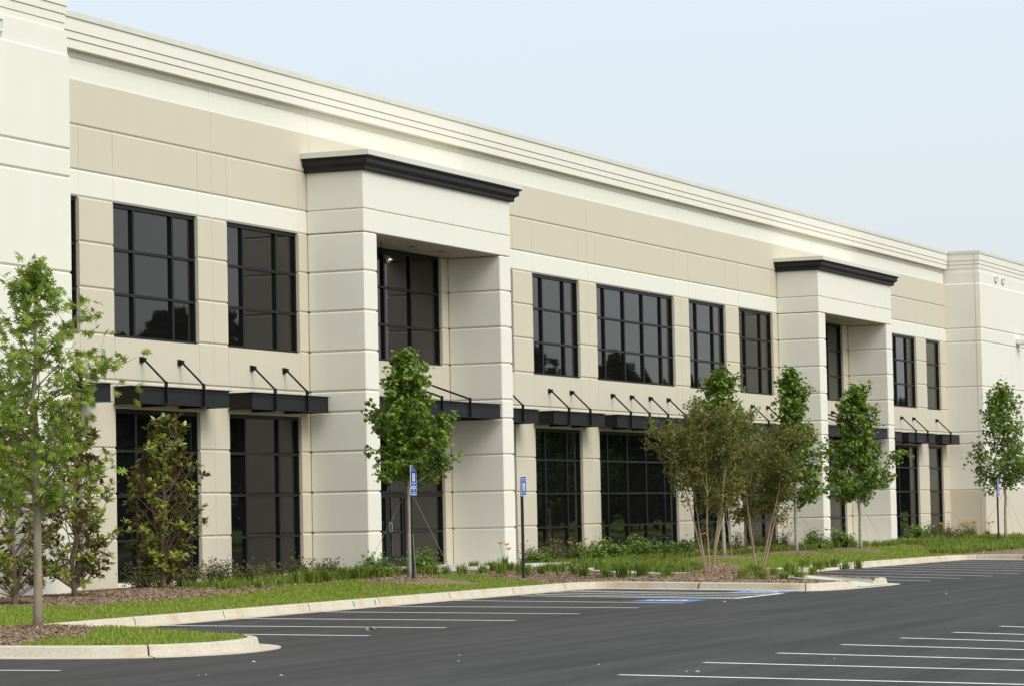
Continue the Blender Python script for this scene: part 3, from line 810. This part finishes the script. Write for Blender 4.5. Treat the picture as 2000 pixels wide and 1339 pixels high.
tree('oak_tree', 'young oak with pointed lobed leaves on the mulched lot island at left', at(35.5, -10.0), 5.12,
     [(.30, .45), (.42, 1.0), (.52, 1.3), (.64, 1.3), (.75, 1.1), (.83, .62), (.90, .3), (1., .14)], 42, .062, M['barkoak'], M['oak'], OAK, .14, 5, None, per=4, spread=.10, rise=(.1, .7), wires=False, step=.17, start=.35)
G5 = 'young maples along the front'
mk = dict(bark=M['barkmaple'], leafm=M['maple'], shape=MAPLE, group=G5)
tree('maple_tree', 'dense young maple behind the tall two-panel parking sign by the first entrance', at(58.94, -4.65), 4.95, [(.43, .8), (.50, 1.0), (.60, .95), (.68, .85), (.74, .48), (.86, .38), (.94, .26), (1., .1)], 44, .05, size=.105, seed=11, per=13, spread=.115, **mk)
tree('maple_tree', 'pale-trunked maple rising behind the crape myrtle stems', at(81.7, -3.9), 5.4, [(.36, .8), (.42, 1.25), (.56, 1.15), (.7, .75), (.8, .55), (.92, .36), (1., .1)], 40, .055, size=.115, seed=12, per=12, spread=.13, **mk)
tree('maple_tree', 'tall maple in front of the left pier of the far portal', at(88.33, -3.95), 5.65, [(.26, .7), (.32, 1.05), (.46, 1.12), (.58, .85), (.68, .6), (.8, .52), (.9, .36), (1., .1)], 44, .055, size=.115, seed=13, per=12, spread=.13, **mk)
tree('maple_tree', 'broad maple before the opening of the far portal', at(93.0, -4.6), 5.3, [(.30, .75), (.36, 1.1), (.46, 1.3), (.57, .95), (.66, .55), (.78, .62), (.9, .45), (1., .12)], 40, .055, size=.12, seed=14, per=12, spread=.14, **mk)
tree('maple_tree', 'thin open-crowned maple by the tower at the right edge', at(112.57, -4.5), 6.0, [(.33, 1.0), (.40, 1.45), (.5, 1.2), (.62, .85), (.78, .68), (.9, .45), (1., .12)], 40, .055, size=.13, seed=15, per=7, spread=.18, **mk)

def magnolia(label, base, h, prof, seed):
    rng = random.Random(seed); o = thing('magnolia_tree', label, 'tree', base, 0, 'magnolias by the left windows')
    tr, cr = MB(), MB()
    n = 8; tp = [Vector((rng.gauss(0, .015)*i, rng.gauss(0, .015)*i, -.1+(h*.9+.1)*i/n)) for i in range(n+1)]
    tr.tube(tp, [.05*(1-i/n)+.008 for i in range(n+1)], 8)
    nb = 68
    for i in range(nb):
        t = (i+.5)/nb; z = h*(.05+.89*t); rad = interp(prof, z/h)*rng.uniform(.7, 1.1)
        az = i*2.399+rng.uniform(-.5, .5); el = rng.uniform(.65, 1.05)*(.35+.65*min(1, t/.25))
        L = rad/max(.3, math.cos(el)); z0 = max(.12, z-L*math.sin(el)*.8); x = min(n-.01, (z0+.1)/(h*.9+.1)*n); k = int(x)
        d = Vector((math.cos(az)*math.cos(el), math.sin(az)*math.cos(el), math.sin(el)))
        p = curve_pts(tp[k].lerp(tp[k+1], x-k), d, L, .15, rng)
        tr.tube(p, [.014, .012, .010, .008, .007, .006], 5, cap=False)
        ends = [(p[-1], p[-1]-p[-2])]
        for s in range(5):
            k = rng.randint(2, 5); dd = (p[k]-p[k-1]).normalized()+Vector((rng.gauss(0, .6), rng.gauss(0, .6), rng.gauss(.2, .3)))
            q = curve_pts(p[k], dd, rng.uniform(.12, .30), .3, rng, 2); tr.tube(q, [.006, .005, .004], 4, cap=False); ends.append((q[-1], q[-1]-q[-2]))
        for e, ax in ends:                       # whorl of big leaves round each tip
            ax = (ax.normalized()+Vector((0, 0, .4))).normalized(); u, v = frame(ax, rng); ph = rng.uniform(0, 6.3)
            for m in range(rng.randint(9, 12)):
                a = ph+m*2.2; out = u*math.cos(a)+v*math.sin(a); ldir = (out + ax*rng.uniform(-.1, .9)).normalized()
                nn = (ax - ldir*ax.dot(ldir)).normalized()
                s = rng.uniform(.11, .165); leaf(cr, e+ldir*s*.5-ax*.03*m/8, nn, s, ELL, rng, .15, ldir)
    tr.build('trunk', M['barkmag'], o, True); cr.build('crown', M['mag'], o); return o
mprof = [(.1, .65), (.3, 1.0), (.5, .82), (.7, .52), (.9, .24), (1, .08)]
magnolia('bushy magnolia behind the oak trunk, against the corner block', at(47.86, -2.99), 3.35, mprof, 21)
magnolia('slim conical magnolia before the first tall dark window', at(51.2, -2.95), 3.35, [(.1, .4), (.25, .8), (.45, .72), (.6, .62), (.8, .36), (1, .08)], 22)
magnolia('magnolia cut off by the left edge, against the corner block', at(45.35, -3.3), 3.2, mprof, 23)

def crape(label, base, h, stems, rad, seed, lean):
    rng = random.Random(seed); o = thing('crape_myrtle', label, 'tree', base, 0, 'crape myrtles on the mulched island')
    tr, cr = MB(), MB()
    def sprays(q, n, sp):
        for _ in range(n):
            lp = q+Vector((rng.gauss(0, sp), rng.gauss(0, sp), rng.gauss(0, sp)))
            leaf(cr, lp, Vector((rng.gauss(0, .7), rng.gauss(0, .7), rng.uniform(.1, 1))), rng.uniform(.055, .095), DIA, rng, .3)
    for i in range(stems):
        az = i*2*math.pi/stems+rng.uniform(-.3, .3); el = rng.uniform(1.27, 1.47)
        d = Vector((math.cos(az)*math.cos(el)+lean, math.sin(az)*math.cos(el), math.sin(el)))
        p = curve_pts(Vector((math.cos(az)*.07, math.sin(az)*.07, -.1)), d, h*rng.uniform(.62, .75), .05, rng, 9, .035)
        tr.tube(p, [.023*(1-k/11.)+.004 for k in range(len(p))], 8, cap=False)
        for b in range(13):
            k = rng.choice((4, 5, 6, 6, 7, 7, 8, 8, 9)); q = p[k]
            a2 = rng.uniform(0, 6.28); e2 = rng.uniform(.15, 1.25)
            dd = Vector((math.cos(a2)*math.cos(e2), math.sin(a2)*math.cos(e2), math.sin(e2)))+ (p[k]-p[k-1]).normalized()*.5
            L = rad*rng.uniform(.45, 1.1)*(1. if k > 4 else .75); p2 = curve_pts(q, dd, L, .25, rng, 5, .1)
            tr.tube(p2, [.012, .010, .008, .006, .004, .003], 5, cap=False)
            for m in range(9):
                t = rng.uniform(.35, 1)*5; kk = min(4, int(t)); q2 = p2[kk].lerp(p2[kk+1], t-kk)
                e = q2+Vector((rng.gauss(0, .16), rng.gauss(0, .16), rng.gauss(.04, .13))); tr.tube([q2, e], [.004, .0025], 3, cap=False)
                for w in range(4): sprays(q2.lerp(e, w/3.), 6, .06)
    tr.build('trunk', M['barkcrape'], o, True); cr.build('crown', M['crape'], o); return o
crape('multi-stemmed crape myrtle with a wide reddish airy crown on the island', at(64.46, -9.55), 4.8, 6, .92, 31, .02)
crape('smaller orange-stemmed crape myrtle right of the wide airy one', at(67.8, -9.62), 4.1, 5, .68, 32, .03)

# ---- spiky grass tufts
def blades(mb, n, h, r, rng, w=.011, cx=0, cy=0, cz=0):
    for _ in range(n):
        a = rng.uniform(0, 6.283); l = h*rng.uniform(.6, 1.1); lean = rng.uniform(.1, .95)
        p = Vector((cx+rng.gauss(0, r*.35), cy+rng.gauss(0, r*.35), cz)); dx, dy = math.cos(a), math.sin(a)
        q = p+Vector((dx*lean*l*.35, dy*lean*l*.35, l*.6)); e = p+Vector((dx*lean*l*.95, dy*lean*l*.95, l*(1-.45*lean)))
        s = Vector((-dy, dx, 0))*w*.5; k = len(mb.v)
        mb.v += [tuple(p-s), tuple(p+s), tuple(q+s), tuple(q-s), tuple(e)]
        mb.f += [(k, k+1, k+2, k+3), (k+3, k+2, k+4)]; mb.m += [0, 0]
tuft_meshes = []
for s in range(5):
    rng = random.Random(50+s); mb = MB(); blades(mb, 75, .36, .2, rng, .018)
    ob = mb.build('grass_tuft', M['tuft']); tuft_meshes.append(ob.data); bpy.data.objects.remove(ob)
def tuft(x, y, s, label, group, rng):
    o = bpy.data.objects.new('grass_tuft', rng.choice(tuft_meshes)); C.objects.link(o)
    o.location = (x, y, ground_z(x, y)-.01); o.rotation_euler = (0, 0, rng.uniform(0, 6.28)); k = s*rng.uniform(.85, 1.15); o.scale = (k, k, k*rng.uniform(.85, 1.15))
    tag(o, label, 'grass tuft', group)
TUFTS = {
 ('spiky green grass tuft in the mulch by the first entrance walk', 'grass tufts by the first entrance'): [
   (833,1122),(849,1121),(870,1122),(903,1120),(928,1111),(942,1119),(952,1110),(966,1114),(979,1120),(999,1113),(1017,1119),(1030,1122),(760,1126),(775,1123),(790,1121),(806,1121)],
 ('spiky green grass tuft at the lawn edge in front of the left pier', 'grass tufts before the left pier'): [
   (583,1137),(596,1138),(608,1136),(617,1138),(630,1135),(643,1135),(655,1133),(667,1129),(677,1127),(689,1130),(702,1131),(716,1129),(731,1129)],
 ('spiky green grass tuft in the front mulch of the crape myrtle island', 'grass tufts on the crape myrtle island'): [
   (1057,1120),(1073,1114),(1091,1117),(1126,1120),(1139,1124),(1168,1116),(1183,1127),(1218,1126),(1248,1118),(1254,1125),(1290,1121),(1304,1124),(1106,1114),(1200,1118),(1232,1115),(1272,1116)],
 ('small grass tuft on the bare mulch right of the crape myrtle stems', 'small grass tufts right of the crape myrtles'): [
   (1449,1129),(1478,1122),(1489,1130),(1513,1123),(1529,1130),(1538,1116),(1552,1123),(1562,1130),(1571,1116),(1589,1123),(1613,1117),(1631,1116),(1650,1121),(1676,1119),(1468,1118),(1600,1121)],
}
CZ = 1.701
def lotpt(px, py, up):
    """where a point seen in the survey photograph stands on the sloping bed"""
    yaw, pit, rol = R(23.1846), R(3.2375), R(-1.1734)
    fw = Vector((math.cos(yaw)*math.cos(pit), math.sin(yaw)*math.cos(pit), math.sin(pit))); r = Vector((math.sin(yaw), -math.cos(yaw), 0)); u = r.cross(fw)
    c, s = math.cos(rol), math.sin(rol); rr = c*r+s*u; uu = -s*r+c*u
    d = fw*5851.49 + rr*(px-1000) - uu*(py-669.5)
    best = None; t = 20/5851.
    while t < 140/5851.:
        x, y, z = t*d.x, -32.4+t*d.y, CZ+t*d.z
        if y > -.3: return (x, -.35)
        if z <= (ground_z(x, y) if poly_in(x, y, bed_poly) else lot_z(y)): return (x, y)
        t += .05/5851.
    return (x, y)
rng = random.Random(77)
for (lab, grp), pts in TUFTS.items():
    for px, py in pts:
        x, y = lotpt(px, py, .2); tuft(x, y, (.98 if 'entrance' not in lab else .85) if 'small' not in lab else .9, lab, grp, rng)
# dense liriope in front of the facade: nobody could count it
def cover(name, polys, dens, seed, h=.27):
    rng = random.Random(seed); mb = MB()
    for poly in polys:
        xs = [p[0] for p in poly]; ys = [p[1] for p in poly]; A = (max(xs)-min(xs))*(max(ys)-min(ys))
        for _ in range(int(A*dens)):
            x, y = rng.uniform(min(xs), max(xs)), rng.uniform(min(ys), max(ys))
            if poly_in(x, y, poly): blades(mb, 26, h*rng.uniform(.75, 1.1), .15, rng, .015, x, y, ground_z(x, y)-.01)
    return tag(mb.build(name, M['tuft']), 'dense band of spiky green grass growing along the building front', 'ground cover', None, 'stuff')
cover('ground_cover', [[(51.6, -2.5), (52.6, -3.9), (55.5, -3.2), (62.5, -2.6), (63.2, -1.8), (56, -1.7)],
                       [(72.5, -1.2), (72.3, -3.2), (67.5, -6.9), (69.5, -7.2), (73.5, -6.3), (79.5, -3.2), (86, -2.9), (98.5, -2.6), (98.8, -.9), (84, -.8)],
                       [(98, -2.1), (98, -3.1), (103, -3.2), (108.3, -3.6), (108.3, -2.0)],
                       [(108.3, -.6), (104, -3.6), (98.5, -5.3), (93, -6.9), (92, -8.2), (126, -8), (126, -3.2), (122, -2.0)]], 7, 91)

# ---- shrubs
def leafy(label, x, y, h, r, n, m, seed, group, shape=ELL, size=.12, twigs=14, name='leafy_shrub', up=.5, red=False, flowers=0):
    rng = random.Random(seed); o = thing(name, label, 'shrub', (x, y, ground_z(x, y)-.01), 0, group); st, lf = MB(), MB()
    for i in range(twigs):
        a = rng.uniform(0, 6.28); e = rng.uniform(.35, 1.4); L = h*rng.uniform(.7, 1.05) if not red else h*rng.uniform(.5, 1.15)
        d = Vector((math.cos(a)*math.cos(e)*r/h*1.4, math.sin(a)*math.cos(e)*r/h*1.4, math.sin(e)))
        p = curve_pts((rng.gauss(0, .05), rng.gauss(0, .05), 0), d, L, .1, rng, 4, .1); st.tube(p, [.009, .007, .005, .004, .003], 4, cap=False)
        for k in range(n):
            t = rng.uniform(.15, 1)*4; kk = min(3, int(t)); q = p[kk].lerp(p[kk+1], t-kk); s = .085 if red else .10
            leaf(lf, q+Vector((rng.gauss(0, s), rng.gauss(0, s), rng.gauss(0, s*.7))), Vector((rng.gauss(0, .5), rng.gauss(0, .5)-.2, up+rng.random())), size*rng.uniform(.7, 1.2), shape, rng, .4)
    st.build('stem', M['barkmag'], o, True); lf.build('foliage', M[m], o); return o
for i, (px, py, h, r, lab) in enumerate([(615, 1121, .62, .42, 'bright green leafy shrub at the corner left of the first portal pier'), (702, 1120, .62, .42, 'bright green leafy shrub in front of the first portal pier'),
        (1036, 1104, .5, .5, 'leafy green shrub behind the single-panel parking sign')]):
    x, y = lotpt(px, py, .3); leafy(lab, x, min(y, -1.9), h, r, 40, 'hyd', 120+i, 'bright leafy shrubs', twigs=16)
for i, (x, y, h, r, lab) in enumerate([(76.3, -1.9, .75, .6, 'hedge shrub at the left end of the green row before the wide window'), (78.4, -1.8, .85, .75, 'hedge shrub second from left in the green row before the wide window'),
        (80.4, -1.8, .95, .75, 'tallest hedge shrub of the green row before the wide window'), (82.4, -1.7, .8, .75, 'hedge shrub second from right in the green row before the wide window'), (84.6, -1.6, .75, .7, 'hedge shrub at the right end of the green row before the wide window'),
        (97.0, -1.8, .75, .5, 'leafy shrub left of the tall maple trunk by the far portal'), (98.9, -2.2, .85, .6, 'leafy shrub against the left pier of the far portal'), (109.3, -2.0, 1.0, .75, 'leafy shrub right of the far portal beside daylilies')]):
    leafy(lab, x, y, h*.8, r, 58, 'hyd', 140+i, 'green hedge shrubs', size=.13, twigs=20)
for i, (x, y, h, lab) in enumerate([(53.0, -1.5, .75, 'dark reddish shrub behind the slim magnolia'), (54.9, -1.4, .7, 'reddish shrub right of the slim magnolia trunk'), (56.3, -1.3, .75, 'wispy reddish shrub before the pier between the first two windows'),
        (57.7, -1.2, .7, 'reddish shrub left of the second tall window'), (59.1, -1.2, .65, 'reddish shrub under the left of the second tall window'), (60.5, -1.2, .65, 'reddish shrub under the middle of the second tall window'), (61.8, -1.2, .6, 'brownish shrub at the right of the second tall window'),
        (74.0, -1.3, .75, 'red-tipped shrub under the window right of the first portal'), (75.4, -1.2, .9, 'wispy red-tipped shrub in front of the narrow pier'), (76.7, -1.1, .8, 'red-tipped shrub left of the green hedge row'), (79.3, -.9, .75, 'red-tipped shrub behind the green hedge row'),
        (88.5, -1.2, .8, 'dark red shrub behind the right crape myrtle'), (90.8, -1.2, .8, 'dark red shrub between the maples'), (93.4, -1.2, .9, 'tall wispy dark red shrub left of the far portal'), (95.3, -1.2, .85, 'dark red shrub beside the far portal pier'),
        (113.5, -1.4, .9, 'red shrub under the window right of the far portal'), (116.2, -1.4, .9, 'red shrub before the last narrow pier'), (118.9, -1.4, .9, 'wispy red shrub near the tower corner')]):
    leafy(lab, x, y, h*.82, .55, 50, 'abelia', 160+i, 'reddish shrubs along the wall', DIA, .075, 22, 'red_shrub', .3, True)

# ---- daylilies
def daylily(px, py, label, n, seed, xy=None):
    rng = random.Random(seed); x, y = xy or lotpt(px, py, .25)
    o = thing('daylily', label, 'flower', (x, y, ground_z(x, y)-.01), 0, 'orange daylilies')
    mb = MB(); blades(mb, 60, .45, .16, rng, .02); mb.build('leaves', M['tuft'], o)
    for i in range(n):
        a = rng.uniform(0, 6.28); top = Vector((math.cos(a)*rng.uniform(.05, .25), math.sin(a)*rng.uniform(.05, .25), rng.uniform(.5, .68)))
        mb = MB(); mb.tube([(0, 0, 0), top*.6+Vector((0, 0, .05)), top], .005, 4); st = mb.build('flower_stem', M['tuft'], o)
        mb = MB()
        for k in range(6):
            b = k*1.047; d = Vector((math.cos(b), math.sin(b), .65)); leaf(mb, top+d*.05, Vector((math.cos(b)*-.6, math.sin(b)*-.6, .8)), .13, ELL, rng, .2, d)
        bl = mb.build('bloom', M['orange'], st)
for i, (px, py, lab, n) in enumerate([(985, 1112, 'orange daylily at the foot of the first portal right pier', 3), (1122, 1098, 'single-bloomed orange daylily under the tall window right of the first portal', 1), (1148, 1100, 'orange daylily before the pier left of the wide window', 2)]):
    daylily(px, py, lab, n, 200+i)
for i, (x, y, lab, n) in enumerate([(86.6, -1.5, 'orange daylily seen between the crape myrtle stems', 2), (110.2, -2.6, 'orange daylily beside the leafy shrub right of the far portal', 3), (113.0, -2.6, 'orange daylily in the grass before the far right windows', 3), (117.4, -1.9, 'full-flowering orange daylily near the tower corner', 5), (119.6, -2.0, 'orange daylily clump closest to the tower', 4)]):
    daylily(0, 0, lab, n, 220+i, (x, y))

# ---- lawn blades and bark chips
def scatter(name, kind_label, cat, mk, boxes, seed):
    rng = random.Random(seed); mb = MB()
    for x0, x1, y0, y1, dens in boxes:
        for _ in range(int((x1-x0)*(y1-y0)*dens)):
            x, y = rng.uniform(x0, x1), rng.uniform(y0, y1)
            if poly_in(x, y, bed_poly): mk(mb, x, y, rng)
    return mb, kind_label, cat, name
def mk_blade(mb, x, y, rng):
    if not is_lawn(x, y): return
    z = ground_z(x, y)-.004; a = rng.uniform(0, 6.28); l = rng.uniform(.035, .075); w = rng.uniform(.008, .016)
    s = Vector((math.cos(a), math.sin(a), 0))*w; e = Vector((rng.gauss(0, .025), rng.gauss(0, .025), l)); p = Vector((x, y, z)); k = len(mb.v)
    mb.v += [tuple(p-s), tuple(p+s), tuple(p+e)]; mb.f.append((k, k+1, k+2)); mb.m.append(0)
mb, l, c, n = scatter('grass', 'short mown green lawn grass', 'grass', mk_blade, [(40, 65, -8, -3, 330), (32, 40, -14.2, -3.4, 480), (70, 103, -9.2, -2.8, 150)], 301)
tag(mb.build(n, M['blade']), 'short mown lawn grass growing in the strips behind the kerb', c, None, 'stuff')
def mk_chip(mb, x, y, rng):
    if is_lawn(x, y) or poly_in(x, y, RAMP): return
    z = ground_z(x, y)+.006; a = rng.uniform(0, 6.28); l = rng.uniform(.015, .05); w = rng.uniform(.004, .010)
    d = Vector((math.cos(a)*l, math.sin(a)*l, rng.gauss(0, .012))); s = Vector((-math.sin(a), math.cos(a), rng.gauss(0, .4)))*w; p = Vector((x, y, z)); k = len(mb.v)
    mb.v += [tuple(p-d-s), tuple(p+d-s), tuple(p+d+s), tuple(p-d+s)]; mb.f.append((k, k+1, k+2, k+3)); mb.m.append(0)
mb, l, c, n = scatter('mulch_chips', '', 'mulch', mk_chip, [(40, 61, -5.2, -1.5, 260), (32, 40, -12, -7.6, 420), (59.5, 72, -14.2, -1.5, 210), (72, 97, -9, -2.5, 70)], 302)
tag(mb.build(n, M['chips']), 'loose brown bark mulch chips spread over the planting beds', c, None, 'stuff')

# ================================================================== SIGNS
def sign(label, x, y, h, two, txt2, group):
    z = ground_z(x, y) if poly_in(x, y, bed_poly) else lot_z(y)
    o = thing('parking_sign', label, 'sign', (x, y, z-.02), 0, group)
    mb = MB(); mb.bbox(-.03, .03, -.03, .03, -.2, h, .008); mb.build('post', M['post'], o)
    def panel(zc, hh, rows, icon):
        w = .1525; y0 = -.045
        def rr(mb, w, hh, r, ya, yb, zc, mi):
            pts = []
            for cx, cz, a0 in ((w-r, hh-r, 0), (-w+r, hh-r, 90), (-w+r, -hh+r, 180), (w-r, -hh+r, 270)):
                for k in range(5): t = R(a0+k*22.5); pts.append((cx+r*math.cos(t), cz+r*math.sin(t)+zc))
            mb.face([(a, ya, b) for a, b in pts][::-1], mi); mb.face([(a, yb, b) for a, b in pts], mi)
            for i in range(len(pts)):
                a, b = pts[i], pts[(i+1) % len(pts)]; mb.face([(a[0], ya, a[1]), (b[0], ya, b[1]), (b[0], yb, b[1]), (a[0], yb, a[1])], mi)
        mb = MB(); rr(mb, w, hh, .03, y0, y0+.006, zc, 0); rr(mb, w-.016, hh-.016, .022, y0-.003, y0-.0005, zc, 1)
        p = mb.build('sign_panel', [M['signwhite'], M['signblue']], o)
        for s, zz, size, sx in rows: text_mesh('lettering', s, size, M['signwhite'], p, (0, y0-.0055, zz), (R(90), 0, 0), sx)
        if icon is not None:
            mb = MB(); mb.box(-.066, .066, y0-.006, y0-.0035, icon-.088, icon+.088, 0); q = mb.build('symbol_square', M['signwhite'], p)
            mb = MB(); yy = y0-.008
            def ln(pts, w):
                for (a, b), (c, d) in zip(pts[:-1], pts[1:]):
                    v = Vector((c-a, d-b)); n = Vector((-v.y, v.x)).normalized()*w/2
                    mb.face([(a-n.x, yy, icon+b-n.y), (c-n.x, yy, icon+d-n.y), (c+n.x, yy, icon+d+n.y), (a+n.x, yy, icon+b+n.y)])
            mb.face([(-.016+.013*math.cos(t*.6283), yy, icon+.062+.013*math.sin(t*.6283)) for t in range(10)])
            ln([(-.016, .046), (-.010, -.004), (.022, -.004), (.038, -.048), (.052, -.044)], .012); yy -= .0004; ln([(-.013, .022), (.018, .022)], .009); yy -= .0004
            ln([(-.012+.040*math.cos(R(a)), -.030+.040*math.sin(R(a))) for a in range(110, 341, 15)], .010)
            mb.build('wheelchair_symbol', M['signink'], p)
    hh = .232
    zc = h - hh + .02
    panel(zc, hh, [('PARKING BY', zc+.165, .044, .9), ('PERMIT ONLY', zc+.115, .036, .95), ('TOW-AWAY', zc-.155, .042, .95), ('ZONE', zc-.198, .03, 1)], zc-.02)
    if two: z2 = zc - hh - .012 - .08; panel(z2, .08, [('VAN', z2+.026, .055, 1), ('ACCESSIBLE', z2-.03, .036, 1)], None)
    return o
sign('blue accessible parking sign with two panels in front of the maple', 58.45, -4.95, 2.42, True, None, 'accessible parking signs')
sign('blue accessible parking sign with one panel at the lawn tip', 63.77, -5.26, 2.36, False, None, 'accessible parking signs')
sign('small far blue parking sign with two panels by the tower', 111.41, -4.51, 2.33, True, None, 'accessible parking signs')

# ================================================================== DEBRIS
rng = random.Random(404)
def pebble(px, py, s, label):
    x, y = lotpt(px, py, 0); mb = MB(); n = 7
    pts = [(0, 0, -s*.2), (0, 0, s*.15), (0, 0, s*.45), (0, 0, s*.6)]
    mb.tube(pts, [s*.9, s*rng.uniform(.9, 1.1), s*.7, s*.25], n)
    mb.v = [(a+rng.gauss(0, s*.14), b+rng.gauss(0, s*.14), c) for a, b, c in mb.v]
    o = mb.build('stone', M['stone'], None, True); o.location = (x, y, lot_z(y)); tag(o, label, 'stone', 'pale stones on the asphalt')
for px, py, s in [(495, 1292, .025), (549, 1318, .022), (402, 1317, .014), (388, 1318, .012), (1362, 1311, .026), (1341, 1311, .016), (895, 1290, .014), (898, 1279, .014), (1415, 1174, .025), (1169, 1297, .015), (1630, 1285, .015), (1848, 1158, .025)]:
    pebble(px, py, s, 'small pale stone lying loose on the dark asphalt')
x, y = lotpt(730, 1231, 0); mb = MB()
for k in range(4): leaf(mb, Vector((rng.gauss(0, .04), rng.gauss(0, .04), .02+.012*k)), Vector((rng.gauss(0, .5), rng.gauss(0, .5), 1)), .16, ELL, rng, .5)
o = mb.build('dead_leaf', M['chips']); o.location = (x, y, lot_z(y)); tag(o, 'dry brown leaf litter lying between the parking lines', 'leaf')

# ================================================================== WOODS ACROSS THE ROAD (mirrored in the windows)
def woods():
    rng = random.Random(500); mb = MB()
    for i in range(110):
        x = 150+(i//2)*7.6+rng.uniform(-2.5, 2.5); y = -108+rng.uniform(-4, 8)-(i % 2)*10
        h = rng.uniform(15.5, 20.5)+2.4*math.sin(i*.27); r = rng.uniform(3.4, 5.2)
        mb.tube([(x, y, -.8), (x, y, h*.7)], [.3, .1], 5)
        for _ in range(420):
            t = rng.random()**.8; zz = h*(.02+.98*t); rr = r*math.sqrt(max(.015, 1-(abs(t-.33)/.68)**2))*rng.uniform(.2, 1.05); a = rng.uniform(0, 6.28)
            leaf(mb, Vector((x+rr*math.cos(a), y+rr*math.sin(a), zz)), Vector((rng.gauss(0, 1), rng.gauss(0, 1), rng.gauss(0, 1)+.4)), rng.uniform(.9, 1.9), MAPLE, rng, .3)
    tag(mb.build('distant_woods', M['far']), 'dark band of woods across the road from the building', 'woods', None, 'stuff')
woods()
